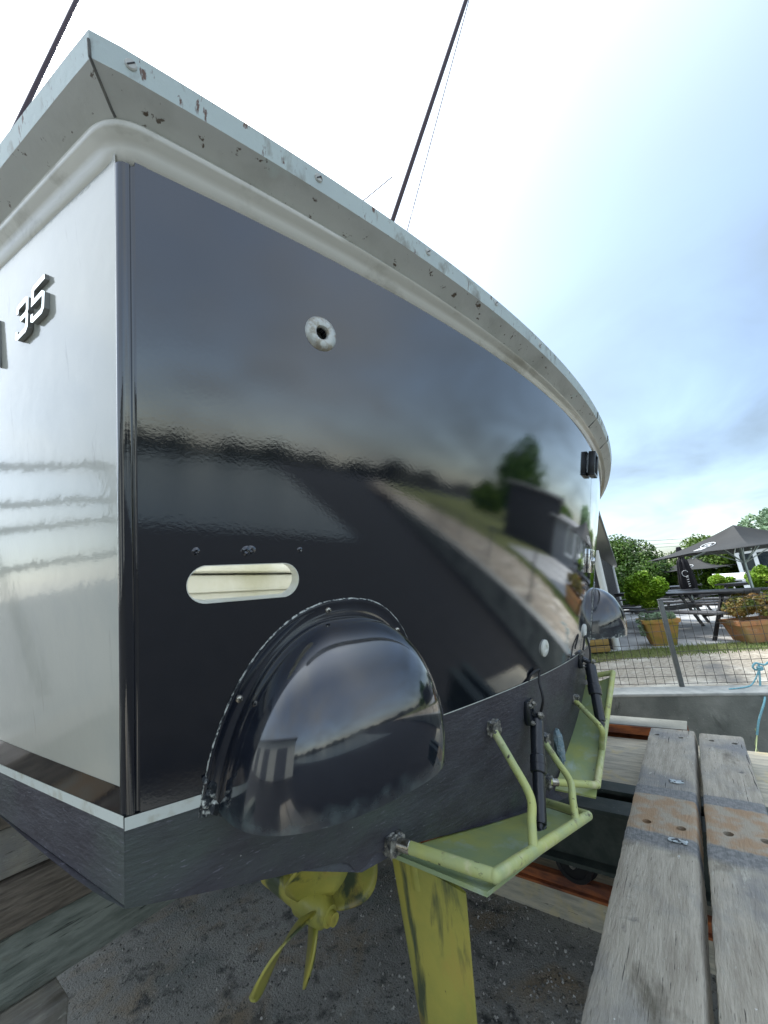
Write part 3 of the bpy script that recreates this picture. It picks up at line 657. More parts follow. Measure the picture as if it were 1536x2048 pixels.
# trim tabs
def tubeobj(name, paths, r, mt, parent, seg=14):
    bm = bmesh.new()
    for P in paths: tube(bm, P, r, seg)
    return bobj(name, bm, mt, parent)
def blob_mount(p, n, s, parent, name='mounting_foot'):
    bm = bmesh.new(); bmesh.ops.create_cube(bm, size=1); bmesh.ops.subdivide_edges(bm, edges=bm.edges[:], cuts=5, use_grid_fill=True)
    zax = Vector((0, 0, 1)); t = zax.cross(n).normalized(); Rm_ = Matrix((t, n, t.cross(n))).transposed().to_4x4()
    bmesh.ops.transform(bm, matrix=Matrix.Translation(p) @ Rm_ @ Matrix.Diagonal((s[0], s[1], s[2], 1)), verts=bm.verts)
    for v in bm.verts: v.co += Vector((random.uniform(-1, 1), random.uniform(-1, 1), random.uniform(-1, 1)))*s[0]*.07
    return bobj(name, bm, M_bolt, parent)
def bolt(p, n, r, parent):
    bm = bmesh.new(); disc(bm, p, n, r, r, 6, [(0, r), (r*.9, r), (r, r*.8), (r, 0)]); tube(bm, [p-n*.001, p+n*r*1.5], r*.45, 8); return bobj('bolt', bm, M_bolt, parent)
def tab(P1, P2, h1, h2, up, ram_top, ram_bot, ram_r, arms, fac=1.0, hosepts=None, rt=.0125):
    dn = Vector((0, 0, -.028)); ax = (P2-P1).normalized()
    pl = [h1+dn*.4-ax*.02, h2+dn*.4, P2+dn*.5+(h2-P2)*.10-ax*.01, P1+dn*.9+(h1-P1)*.04-ax*.022]
    bm = bmesh.new(); tube(bm, [arms[0]+(P1-arms[0])*.03, arms[0]+(P1-arms[0])*.16, arms[0]+(P1-arms[0])*.17], [rt*1.08, rt*1.08, rt*.95], 14); slv = bm
    bm = bmesh.new(); n = (pl[1]-pl[0]).cross(pl[3]-pl[0]).normalized(); n = n if n.z > 0 else -n
    pr = []
    cs = [pl[0], pl[1], pl[2]+(pl[1]-pl[2])*.0, pl[2], pl[3]]
    def rowat(f, g): a = pl[0].lerp(pl[1], f); b = pl[3].lerp(pl[2], f); return a.lerp(b, g)
    rows = [[rowat(i/20, j/10)+n*.002 for i in range(21)] for j in range(11)]; rows2 = [[p-n*.008 for p in r] for r in rows]
    a_ = grid(bm, rows); b_ = grid(bm, rows2)
    for i in range(20): bm.faces.new((a_[0][i], a_[0][i+1], b_[0][i+1], b_[0][i])); bm.faces.new((a_[-1][i], a_[-1][i+1], b_[-1][i+1], b_[-1][i]))
    for j in range(10): bm.faces.new((a_[j][0], a_[j+1][0], b_[j+1][0], b_[j][0])); bm.faces.new((a_[j][-1], a_[j+1][-1], b_[j+1][-1], b_[j][-1]))
    t = bobj('trim_tab', bm, M_plate, angle=30)
    bobj('bare_sleeve', slv, M_screw, t)
    tubeobj('guard_frame', [[arms[0], P1+(arms[0]-P1)*.04, P1, P1+(P2-P1)*.02], [P1, P2], [P2+(P1-P2)*.02, P2, arms[1]]], rt, M_lime, t)
    for q in (P1, P2):
        bm = bmesh.new(); bmesh.ops.create_uvsphere(bm, u_segments=14, v_segments=10, radius=rt*1.02, matrix=Matrix.Translation(q)); bobj('guard_corner', bm, M_lime, t)
    for path in up: tubeobj('guard_upright', [smoothpath(path, 8)], rt*.86, M_lime, t)
    for q in (arms[0],)+tuple(u[0] for u in up):
        nn = norm_at(q.x, q.z); blob_mount(Vector((q.x, Y(q.x, q.z), q.z))+nn*.010, nn, (.040*fac, .022, .036*fac), t); bolt(Vector((q.x-.012, Y(q.x-.012, q.z-.008), q.z-.008))+nn*.020, nn, .0065, t)
    d = (ram_bot-ram_top); bm = bmesh.new(); R = ram_r
    tube(bm, [ram_top, ram_top+d*.02, ram_top+d*.36], [R*.9, R, R], 20); tube(bm, [ram_top+d*.36, ram_top+d*.37, ram_top+d*.52, ram_top+d*.53], [R*1.02, R*1.14, R*1.14, R*1.02], 20)
    tube(bm, [ram_top+d*.53, ram_top+d*.95], R*.86, 20); tube(bm, [ram_top+d*.43, ram_top+d*.445], R*1.19, 20); tube(bm, [ram_top+d*.93, ram_bot], R*.5, 12)
    bobj('hydraulic_ram', bm, M_ram, t)
    bm = bmesh.new(); nn = norm_at(ram_top.x, ram_top.z); base = Vector((ram_top.x-.01, Y(ram_top.x, ram_top.z), ram_top.z))
    box(bm, base+nn*.012+Vector((0, 0, .03)), (.055, .022, .075), bev=.005); tube(bm, [base+nn*.02+Vector((0, 0, .035)), ram_top+Vector((0, 0, .012))], .011, 10); bobj('ram_bracket', bm, M_ram, t)
    for dx, dz in ((-.018, .055), (.018, .055), (-.02, .005), (.02, .0)): bolt(base+nn*.023+Vector((dx, 0, dz)), nn, .0075, t)
    bolt(ram_top+nn*.012+Vector((0, 0, .02)), nn, .011, t)
    bm = bmesh.new(); tube(bm, [ram_bot+Vector((-.022, 0, -.004)), ram_bot+Vector((.022, 0, -.004))], .012, 10); bobj('clevis', bm, M_ram, t)
    if hosepts: bm = bmesh.new(); tube(bm, smoothpath(hosepts, 8), .0042, 8); bobj('hose', bm, M_rubber, t)
    return t
P1 = onz(990, 1752, -.543); P2 = onz(1176, 1631, -.68)
armA = hit(785, 1680); armA = armA+norm_at(armA.x, armA.z)*.01
u1t = hit(982, 1452); u1m = ray(1060, 1592)*(Vector(ony(1060, 1592, .435)).length); u1b = onseg(P1, P2, 1064, 1697)
u2t = hit(1085, 1478); u2m = ony(1140, 1562, .44); u2b = onseg(P1, P2, 1150, 1643)
rtop = ony(1073, 1440, .502); rbot = ony(1081, 1660, .480)
t1 = tab(P1, P2, Vector((.800, Y(.8, -.55)-.002, -.538)), Vector((1.50, Y(1.5, -.7)-.002, ZB(1.5)+.01)),
    [[u1t, u1t.lerp(u1m, .55)+Vector((0, 0, .004)), u1m, u1m.lerp(u1b, .5), u1b], [u2t, u2t.lerp(u2m, .55), u2m, u2m.lerp(u2b, .5), u2b]],
    rtop, rbot, .0205, (armA, ony(1088, 1603, .57)), 1.0,
    [rtop+Vector((.012, -.004, 0)), ony(1086, 1400, .47), ony(1078, 1362, .48), hit(1072, 1340)+Vector((0, -.012, 0)), hit(1060, 1348)+Vector((0, -.006, 0)), hit(1056, 1362)])
G1 = onz(1194, 1570, -.742); G2 = onz(1226, 1345, -.462)
g1t = hit(1147, 1398); g1b = onseg(G1, G2, 1205, 1500); g1m = ony(1203, 1458, .405)
g2t = hit(1162, 1300); g2b = onseg(G1, G2, 1222, 1362)
far_h2 = Vector((2.36, Y(2.36, -.55)-.002, -.52)); far_h1 = Vector((1.68, Y(1.68, -.7)-.002, -.725))
frt = ony(1180, 1330, .45); frb = ony(1202, 1448, .43)
t2 = tab(G1, G2+(G1-G2)*0, far_h1, far_h2, [[g1t, g1t.lerp(g1m, .6)+Vector((0, 0, .003)), g1m, g1m.lerp(g1b, .6), g1b]], frt, frb, .024, (ony(1098, 1563, .56), far_h2+Vector((0, -.01, .03))), 1.0,
    [frt+Vector((0, 0, 0)), ony(1180, 1300, .44), ony(1171, 1272, .45), ony(1166, 1300, .46)])
# zinc anode between the tabs
bm = bmesh.new(); q = hit(1119, 1492, .035); bmesh.ops.create_uvsphere(bm, u_segments=20, v_segments=14, radius=1, matrix=Matrix.Translation(q) @ Matrix.Diagonal((.024, .016, .060, 1)))
for v in bm.verts: v.co += Vector((random.uniform(-1, 1), random.uniform(-1, 1), random.uniform(-1, 1)))*.003
bobj('anode', bm, M_anode)

# propeller, shaft strut, rudder
hub = ony(632, 1812, 1.0)
bm = bmesh.new()
disc(bm, hub, (0, -1, -.12), .045, .05, 28, [(0, .072), (.013, .070), (.014, .055), (.022, .053), (.024, .040), (.033, .034), (.037, 0), (.039, -.05), (.030, -.07), (0, -.07)])
for a in (194, 270, 18, 106):
    a = radians(a); rad = Vector((cos(a), -.42*sin(a), sin(a))).normalized(); tan = Vector((-sin(a), 0, cos(a))); rows = []
    for i in range(15):
        f = i/14; r = .030+.182*f; wd_ = .086*(sin(pi*min(1, .16+.70*f))**.8)*math.sqrt(max(0, 1-f**7))+.003; pitch_ = radians(58-30*f); row = []
        for k in range(9):
            g = k/8*2-1; off = tan*(g*wd_*cos(pitch_))+Vector((0, 1, 0))*(g*wd_*sin(pitch_)+.010*(1-g*g)-.02*f)
            row.append(hub+rad*r+off+tan*.018*f*f)
        rows.append(row)
    grid(bm, rows)
pr_o = bobj('propeller', bm, M_olive, angle=60)
md = pr_o.modifiers.new('s', 'SOLIDIFY'); md.thickness = .006; md.offset = 0
bm = bmesh.new(); tube(bm, [hub+Vector((0, .05, .005)), hub+Vector((0, 1.2, .14))], .018, 14); bobj('propeller_shaft', bm, M_olive)
bm = bmesh.new(); box(bm, hub+Vector((0, .12, .14)), (.018, .10, .26), bev=.008); tube(bm, [hub+Vector((0, .06, .01)), hub+Vector((0, .2, .03))], .036, 18); box(bm, hub+Vector((0, .14, .255)), (.16, .22, .012), Matrix.Rotation(radians(15), 3, 'Y'), bev=.004); bobj('shaft_strut', bm, M_olive)
def onR(px, py): return onx(px, py, .96)
prof = [(783, 1716), (800, 1700), (880, 1752), (931, 1786), (942, 1920), (949, 2060), (953, 2180), (860, 2260), (838, 2070), (812, 1920)]
bm = bmesh.new(); R3 = [onR(*q) for q in prof]; cen = sum(R3, Vector())/len(R3)
def thick(p):
    ys = [q.y for q in R3]; f = (p.y-min(ys))/(max(ys)-min(ys)); return .004+.012*math.sqrt(max(0, sin(pi*min(1, f**.7))))
q00, q01, q10, q11 = onR(783, 1700), onR(931, 1786), onR(866, 2300), onR(958, 2200)
q10.z = q11.z = -1.16; q10.y = .742; q11.y = .612
for sg in (-1, 1):
    rows = []
    for j in range(21):
        g = j/20; pa, pb = q00.lerp(q10, g), q01.lerp(q11, g); row = []
        for i in range(17):
            f = i/16; q = pa.lerp(pb, f); row.append(Vector((q.x+sg*(.003+.013*sin(pi*f**.75)), q.y, q.z+(.010*sin(pi*f) if j == 0 else 0))))
        rows.append(row)
    grid(bm, rows)
    if sg < 0: first = rows
for e in (0, -1):
    grid(bm, [first[e], rows[e]])
grid(bm, [[r[0] for r in first], [r[0] for r in rows]]); grid(bm, [[r[-1] for r in first], [r[-1] for r in rows]])
rud = bobj('rudder', bm, M_olive, angle=50)
bm = bmesh.new(); tube(bm, [(.96, .72, -.72), (.96, .735, -.56)], .02, 14); bobj('rudder_stock', bm, M_olive)

# ---------------------------------------------------------------- slipway, water and cradle
GZ = -1.7
def sheet(name, pts, z, mt, kind='structure', sub=0):
    bm = bmesh.new(); bm.faces.new([bm.verts.new((p[0], p[1], z+CH)) for p in pts]); return tag(obj(name, bm, mt, smooth=False), kind=kind)
sheet('ground', [(-900, -900), (900, -900), (900, 900), (-900, 900)], GZ, M_ground)
sheet('water', [(-800, -500), (4.0, -500), (4.0, -9), (-800, -9)], GZ+.03, M_water)
# loose pebbles on the slipway
bm = bmesh.new()
for i in range(9000):
    u = random.random(); x = random.uniform(.2, 4.6); y = random.uniform(.2, 4.2) if u < .9 else random.uniform(-1, 4)
    r = random.choice((.002, .0025, .003, .003, .004, .005, .006, .008)); x, y = (x, y) if i % 3 else (random.gauss(1.9, .5), random.gauss(1.0, .5)); 
    c = Vector((x, y, r*.4)); vs = []
    for k in range(6):
        a = 2*pi*k/6+random.random(); vs.append(bm.verts.new(c+Vector((cos(2*pi*k/6)*r*random.uniform(.7, 1.3), sin(2*pi*k/6)*r*random.uniform(.7, 1.3), -r*.4))))
    t_ = bm.verts.new(c+Vector((0, 0, r*.7)))
    for k in range(6): bm.faces.new((vs[k], vs[(k+1) % 6], t_))
peb = obj('gravel', bm, [M_peb], smooth=False); tag(peb, 'loose pale grit and shell chips scattered on the dark slipway concrete', kind='stuff')
# cradle
cr_loc = W((2.2, 1.0, GZ)); cradle = empty('boat_cradle', 'timber and steel slipway cradle with two long weathered planks beside the boat', 'boat cradle', cr_loc)
def cobj(name, bm, mt, parent=None, **k):
    o = obj(name, bm, mt, parent or cradle, **k); o.data.transform(Matrix.Translation(Vector((0, 0, CH))-cr_loc)); return o
def plank(y0, y1, xs, xe, holes, notches=(), lab=None):
    """long plank with rounded edges, rust worn band, tar bands and bolt holes"""
    bm = bmesh.new(); z1, z0 = -.95, -1.03; n = 300; prof = []
    w = y1-y0; m_ = 10
    cs = [(y0, z0), (y0, z1-.012), (y0+.003, z1-.004), (y0+.012, z1)]+[(y0+.012+(w-.024)*k/m_, z1-.002*(1 if k % 2 else 0)*random.random()) for k in range(1, m_)]+[(y1-.012, z1), (y1-.003, z1-.004), (y1, z1-.012), (y1, z0)]
    rows = []
    for i in range(n+1):
        x = xs+(xe-xs)*i/n; wob = .0015*sin(x*3+y0*9)+.0010*sin(x*17+1)+.0010*random.uniform(-1, 1)
        rows.append([Vector((x, y+(wob if (abs(y-y0) < .02 or abs(y-y1) < .02) else 0), z)) for y, z in cs])
    vs = grid(bm, rows, close=True); bm.faces.new(vs[0]); bm.faces.new(vs[-1])
    cb_ = bmesh.new()
    for x, y, r in holes: 
        p = [Vector((x, y, z1+.03)), Vector((x, y, z1-.05))]; tube(cb_, p, r, 20)
    o = cobj('plank', bm, M_wood)
    me = bpy.data.meshes.new('c'); bmesh.ops.recalc_face_normals(cb_, faces=cb_.faces[:]); cb_.to_mesh(me); cb_.free(); me.transform(Matrix.Translation(Vector((0, 0, CH))-cr_loc))
    c = bpy.data.objects.new('c', me); C.objects.link(c); c.parent = cradle
    md = o.modifiers.new('b', 'BOOLEAN'); md.operation = 'DIFFERENCE'; md.solver = 'EXACT'; md.object = c; bpy.context.view_layer.update()
    nm = bpy.data.meshes.new_from_object(o.evaluated_get(bpy.context.evaluated_depsgraph_get())); o.modifiers.clear(); old = o.data; o.data = nm
    bpy.data.objects.remove(c); bpy.data.meshes.remove(old)
    if lab: o['label'] = lab
    return o
p_a = plank(.183, .411, -1.2, 3.165, [(3.04, .366, .014), (3.025, .248, .014), (2.0, .346, .016), (1.998, .234, .016)], lab='weathered plank nearer the boat')
p_b = plank(-.040, .162, -1.2, 3.14, [(3.027, .105, .014), (3.014, .005, .014), (2.03, .093, .016), (2.03, -.01, .016)], lab='weathered plank farther from the boat')
M_tin = mat('torn_tin', (.55, .60, .60), .4, metal=.4, col2=(.05, .05, .05), scale=60, lo=.5, hi=.56)
for px, py, w_, h_ in ((1353, 1564, .05, .028), (1356, 1683, .055, .022)):     # torn aluminium tags let into the planks
    q = onz(px, py, -.949); bm = bmesh.new(); box(bm, q+Vector((0, 0, .001)), (h_, w_, .003), rz(random.uniform(-.3, .3)))
    bmesh.ops.subdivide_edges(bm, edges=bm.edges[:], cuts=3, use_grid_fill=True)
    for v in bm.verts: v.co += Vector((random.uniform(-1, 1), random.uniform(-1, 1), random.uniform(0, .6)))*.004
    cobj('metal_tag', bm, M_tin, smooth=False)
bm = bmesh.new(); box(bm, (2.30, 1.9, -1.066), (.13, 5.5, .018)); box(bm, (2.30, 1.9, -1.32), (.13, 5.5, .018)); box(bm, (2.30, 1.9, -1.193), (.014, 5.5, .236)); cobj('steel_beam', bm, M_steel, smooth=False)
bm = bmesh.new(); box(bm, (2.46, 1.9, -1.045), (.10, 5.5, .016)); box(bm, (2.46, 1.9, -1.14), (.012, 5.5, .18)); cobj('steel_angle', bm, M_steel, smooth=False)
bm = bmesh.new(); box(bm, (2.95, 1.2, -1.13), (.76, 3.6, .10), bev=.008); cobj('sleeper', bm, M_wood2, angle=30)['label'] = 'wide pale sleeper under the plank ends'
def wheel(x, y):
    bm = bmesh.new()
    ax = Vector((1, 0, 0)); c = Vector((x, y, -1.415))
    disc(bm, c-ax*.04, -ax, .14, .0, 32, [(0, .010), (.022, .010), (.024, .0), (.066, -.006), (.07, .002), (.088, .002), (.092, -.004), (.092, -.06), (.11, -.066), (.11, -.08), (0, -.08)])
    w_ = cobj('wheel', bm, M_rubber)
    bm = bmesh.new(); disc(bm, c-ax*.052, -ax, .02, .02, 8); bm.free()
    bm = bmesh.new(); disc(bm, c-ax*.052, -ax, .016, .01, 8); cobj('hub', bm, M_bolt)
    for e in (-1, 1): bm = bmesh.new(); box(bm, c+Vector((-.0, .12*e, .07)), (.10, .018, .14)); cobj('wheel_fork', bm, M_steel, smooth=False)
wheel(2.44, .80); wheel(2.44, 3.4)
# rusty channel at the far edge of the cradle
bm = bmesh.new(); box(bm, (3.44, 1.55, -1.006), (.19, 2.64, .012)); box(bm, (3.44, 1.55, -1.23), (.19, 2.64, .012)); cobj('rusty_channel_flange', bm, M_conc, smooth=False)
bm = bmesh.new(); box(bm, (3.342, 1.55, -1.03), (.012, 2.64, .05)); box(bm, (3.50, 1.55, -1.12), (.014, 2.64, .21)); box(bm, (3.345, 1.55, -1.225), (.012, 2.64, .024)); cobj('rusty_channel', bm, M_rust, smooth=False)
bm = bmesh.new(); box(bm, (3.40, 1.3, -1.30), (.12, 3.3, .10)); cobj('rusty_beam', bm, M_darkrust, smooth=False)
# rails on the ground
for i, x in enumerate((2.56, 4.1)):
    t = empty('slipway_rail', ('rusty slipway rail on a pale plinth under the near cradle wheel', 'rusty slipway rail on the far side of the cradle')[i], 'rail', W((x, 1, GZ)), 'slipway rails')
    bm = bmesh.new(); box(bm, (0, 3.6, .065), (.28, 9, .13)); obj('plinth', bm, M_wood2, t, smooth=False)
    bm = bmesh.new(); box(bm, (-.10, 3.6, .136), (.09, 9, .012)); box(bm, (-.10, 3.6, .165), (.05, 9, .045), bev=.005); obj('rail_head', bm, M_rust, t, smooth=False)
# timbers under the port side
t = empty('blocking_timber', 'algae-stained grey beam with a dark timber block under the hull corner', 'timber', W((0, 1.9, -.98)))
def tobj(name, bm, mt, pa=None): 
    o = obj(name, bm, mt, pa or t, smooth=True, angle=30); o.data.transform(Matrix.Translation(Vector((0, 0, CH))-Vector(t.location))); return o
bm = bmesh.new(); box(bm, (-.2, 2.05, -.975), (2.6, .32, .19), bev=.012); tobj('beam', bm, M_greybeam)
for k, (dx, dy, hh_) in enumerate(((.05, .0, .155), (-.03, .02, .135), (.02, -.015, .12))):
    bm = bmesh.new(); box(bm, (.02+dx, 2.02+dy, -.80+k*.152), (1.2, .30, .145), Matrix.Rotation(.012*(k-1), 3, 'Z'), bev=.010); tobj('block', bm, (M_darkwood, M_wood, M_darkwood)[k])
bm = bmesh.new(); box(bm, (.0, 1.93, -1.115), (1.05, .30, .085), bev=.01); tobj('lower_board', bm, M_wood)
for x in (.33, -.5):
    bm = bmesh.new(); box(bm, (x, 2.0, -1.43), (.14, .14, .54), bev=.01); tobj('prop_post', bm, M_darkwood)
# ---------------------------------------------------------------- retaining wall, fence, garden
w = Vector((.27, -.963, 0)).normalized(); nrm = Vector((.963, .27, 0))
WZ = -1.15; wp = onz(1536, 1384, WZ)
ang = math.atan2(w.y, w.x)
def wl(d, o=0, z=0): q = wp+w*d+nrm*o; return Vector((q.x, q.y, z))
t = empty('retaining_wall', 'low stained concrete wall with a pale top between slipway and gravel', 'wall', W(wl(0, 0, GZ)))
bm = bmesh.new(); box(bm, W(wl(2, .14, (GZ+WZ)/2-.0145)), (40, .28, WZ-GZ-.029), rz(ang)); o = obj('wall_face', bm, M_conc, t, smooth=False); o.data.transform(Matrix.Translation(-Vector(t.location)))
bm = bmesh.new(); box(bm, W(wl(2, .137, WZ-.015)), (40, .29, .03), rz(ang), bev=.010); o = obj('coping', bm, M_copeconc, t); o.data.transform(Matrix.Translation(-Vector(t.location)))
def strip(name, o0, o1, z, mt, d0=-60, d1=60, kind='structure'):
    a, b, c, d = wl(d0, o0), wl(d1, o0), wl(d1, o1), wl(d0, o1); return sheet(name, [a, b, c, d], z, mt, kind)
strip('gravel_path', .27, 6, WZ-.015, M_gravel)
gb = wl(0, .3)
# lawn strip, paving
e0, e1 = onz(1215, 1303, WZ), onz(1480, 1283, WZ); ed = (e1-e0).normalized(); en = Vector((-ed.y, ed.x, 0)); en = en if en.x > 0 else -en
def el(d, o=0): return e0+ed*d+en*o
def jag(name, d0, d1, oa, ob, z, mt, n=160, amp=.12):
    bm = bmesh.new(); rows = [[], []]
    for i in range(n+1):
        d = d0+(d1-d0)*i/n; j = amp*(sin(d*1.7)+.6*sin(d*5.1+1)+.5*sin(d*13)) 
        rows[0].append(W(Vector((*(el(d, oa+j))[:2], z)))); rows[1].append(W(Vector((*(el(d, ob))[:2], z))))
    grid(bm, rows); return tag(obj(name, bm, mt, smooth=False), kind='structure')
jag('lawn', -12, 40, -.72, 60, WZ-.008, M_lawn)
bm = bmesh.new(); box(bm, W(el(1.0, 9)+Vector((0, 0, -.035))), (18, 18, .09), rz(math.atan2(ed.y, ed.x)), bev=.01)
dk = tag(obj('patio', bm, M_deck), kind='structure')
# grass blades in the strip
bm = bmesh.new()
for i in range(9000):
    d = random.uniform(-3, 9); o = random.uniform(-.85, .02); q = el(d, o); h = random.uniform(.02, .06)*(1.6 if abs(d-.9) < .5 and o > -.6 else 1); a = random.random()*6.28
    b = W(Vector((q.x, q.y, WZ-.01))); dd = Vector((cos(a), sin(a), 0))*.006; tip = b+Vector((random.uniform(-.03, .03), random.uniform(-.03, .03), h))
    bm.faces.new([bm.verts.new(b-dd), bm.verts.new(b+dd), bm.verts.new(tip)])
tag(obj('grass', bm, M_grass, smooth=False), 'ragged strip of short grass along the edge of the paving', kind='stuff')
# fence
fp0 = onz(1364, 1373, WZ); fdir = w
def fencepanel(a, b, top, parent):
    bm = bmesh.new(); Ld = (b-a).length; dr = (b-a).normalized(); r = .0030
    hs = [top, top-.035, top-.10, top-.24, top-.37, top-.50, top-.60, .10, .03]
    for h in hs: tube(bm, [a+Vector((0, 0, h)), b+Vector((0, 0, h))], .0042 if h == top else r, 4, cap=False)
    n_ = int(Ld/.078)
    for k in range(n_):
        p = a+dr*(.03+k*(Ld-.06)/max(1, n_-1)); p2 = p+nrm*.012; tube(bm, [p+Vector((0, 0, .02)), p+Vector((0, 0, top-.03)), p2+Vector((0, 0, top-.004)), p+Vector((0, 0, top+.012))], r, 4, cap=False)
    for h in (top-.62, .03): pass
    o = obj('mesh_panel', bm, M_fence, parent, smooth=False); o.data.transform(Matrix.Translation(-Vector(parent.location))); return o
fence = empty('garden_fence', 'brown wire mesh fence with square grey posts on the concrete wall top', 'fence', W(fp0))
PL = 2.4
for k in range(-2, 5):
    p = W(fp0+w*(PL*k)); top_ = .87
    bm = bmesh.new(); box(bm, p+Vector((0, 0, .435)), (.042, .042, .87), rz(ang), bev=.002); box(bm, p+Vector((0, 0, .876)), (.047, .047, .014), rz(ang), bev=.004)
    o = obj('post', bm, M_post, fence); o.data.transform(Matrix.Translation(-Vector(fence.location)))
    a = p+w*.03; b = p+w*(PL-.03)
    fencepanel(a, b, .79 if k < 0 else .84, fence)
# rope tied on the fence
r0p = onz(1517, 1330, -.93); 
def fencept(px, py): # on the fence plane
    d = ray(px, py); n = nrm; return d*((fp0.dot(n))/d.dot(n))
rope = bmesh.new()
K0 = fencept(1517, 1333)-nrm*.02
tube(rope, smoothpath([K0+Vector((0, 0, .03)), fencept(1517, 1360)-nrm*.03, fencept(1515, 1374)-nrm*.06, wl(0.02, -.012, -1.20)+w*-.06, onx(1518, 1440, 5.02), onx(1514, 1470, 5.0)], 6), .0085, 8)
tube(rope, smoothpath([K0, K0+Vector((0.01, .03, -.03)), K0+Vector((-.01, .05, .0)), K0+Vector((0, .02, .035)), K0+Vector((0, -.04, .02)), K0+Vector((0, -.10, .05)), K0+w*.3+Vector((0, 0, .03))], 6), .009, 8)
tube(rope, smoothpath([K0, fencept(1511, 1352)-nrm*.02, fencept(1500, 1368)-nrm*.03, onz(1485, 1375, WZ+.008), onz(1458, 1378, WZ+.008)], 6), .006, 8)
for k in range(3): tube(rope, smoothpath([K0+Vector((.0, .02, -.01*k)), K0+Vector((-.02, 0, -.01*k-.005)), K0+Vector((0, -.02, -.01*k)), K0+Vector((.02, 0, -.01*k))], 4), .008, 8)
ro = obj('rope', rope, M_rope); ro.data.transform(Matrix.Translation((0, 0, CH))); tag(ro, 'frayed light blue rope knotted to the fence and hanging over the wall', 'rope')
bm = bmesh.new(); s0_ = onx(1514, 1470, 5.0); tube(bm, smoothpath([s0_+Vector((0, 0, .05)), s0_, onx(1512, 1500, 4.6), onx(1509, 1526, 4.2)], 5), .0035, 6); tube(bm, smoothpath([s0_, s0_+Vector((0, .03, -.08)), s0_+Vector((0, .02, -.16))], 5), .003, 6)
o = obj('string', bm, M_string, ro); o.data.transform(Matrix.Translation((0, 0, CH)))

# foliage
def leaves(bm, centres, n, size, squash=(1, 1, 1), shell=.5, mi=0):
    tot = sum(c[1]**2 for c in centres)
    for c, r in centres:
        for _ in range(int(n*r*r/tot)):
            v = Vector((random.gauss(0, 1), random.gauss(0, 1), random.gauss(0, 1))).normalized()*r*(shell+(1-shell)*random.random()**.6)
            v = Vector((v.x*squash[0], v.y*squash[1], v.z*squash[2])); p = Vector(c)+v; s = size*random.uniform(.6, 1.4)
            a = Vector((random.gauss(0, 1), random.gauss(0, 1), random.gauss(0, 1))).normalized(); b = a.orthogonal().normalized()*s*.45; a *= s
            bm.faces.new([bm.verts.new(p-a*.5), bm.verts.new(p+b), bm.verts.new(p+a*.6), bm.verts.new(p-b)]).material_index = mi
def tree(name, label, cat, base, h, rad, nleaf, size, lm, group=None, low=.25, clumps=26, trunk_r=.1):
    t = empty(name, label, cat, base, group); bm = bmesh.new()
    tube(bm, [(0, 0, 0), (.05*rad, 0, h*.35), (0, .04*rad, h*.6)], [trunk_r, trunk_r*.75, trunk_r*.45], 8)
    cs = []
    for i in range(clumps):
        a = random.random()*2*pi; ph = random.uniform(-.9, 1) ; rr = rad*math.sqrt(1-min(.99, ph*ph))*random.uniform(.45, .85); c = Vector((cos(a)*rr, sin(a)*rr, h*(low+(1-low)*.5)+ph*h*(1-low)*.42)); cs.append((c, rad*random.uniform(.26, .42)))
    for c, r in cs[:8]: tube(bm, [(0, 0, h*.35), Vector(c)*.5+Vector((0, 0, h*.2)), c], [trunk_r*.5, trunk_r*.3, trunk_r*.12], 5)
    obj('trunk', bm, M_bark, t); bm = bmesh.new(); leaves(bm, cs, nleaf, size); obj('crown', bm, lm, t, smooth=False)
    return t
def farp(px, py_base, dist): d = ray(px, py_base); h = math.hypot(d.x, d.y); return Vector((d.x/h*dist, d.y/h*dist, 0))
def gpos(px, dist, dy=0): q = farp(px, 1150, dist); return Vector((q.x, q.y, WZ+CH+dy))
GT = 'dark evergreen trees behind the garden'
tree('evergreen_tree', 'tall dark rounded evergreen beside the black garden building', 'tree', gpos(1238, 20), 2.55, 1.8, 26000, .085, M_leafd, GT, .02, 46, .16)
tree('evergreen_tree', 'dark evergreen between the garden building and the left umbrella', 'tree', gpos(1285, 19), 1.75, 1.3, 20000, .08, M_leafd, GT, .02, 40, .14)
tree('evergreen_tree', 'lower evergreen behind the folded umbrella', 'tree', gpos(1345, 23), 1.5, 1.9, 18000, .08, M_leafm, GT, .0, 40, .14)
tree('evergreen_tree', 'yellow-green topped evergreen under the large open umbrella', 'tree', gpos(1425, 20), 2.15, 1.5, 20000, .08, M_leafm, GT, .02, 40, .14)
tree('evergreen_tree', 'evergreen behind the silver umbrella pole', 'tree', gpos(1470, 21), 1.95, 1.5, 17000, .08, M_leafm, GT, .02, 36, .14)
tree('evergreen_tree', 'dark evergreen half hidden behind the garden building wall', 'tree', gpos(1205, 22), 2.2, 1.5, 9000, .09, M_leafd, GT, .02, 30, .14)
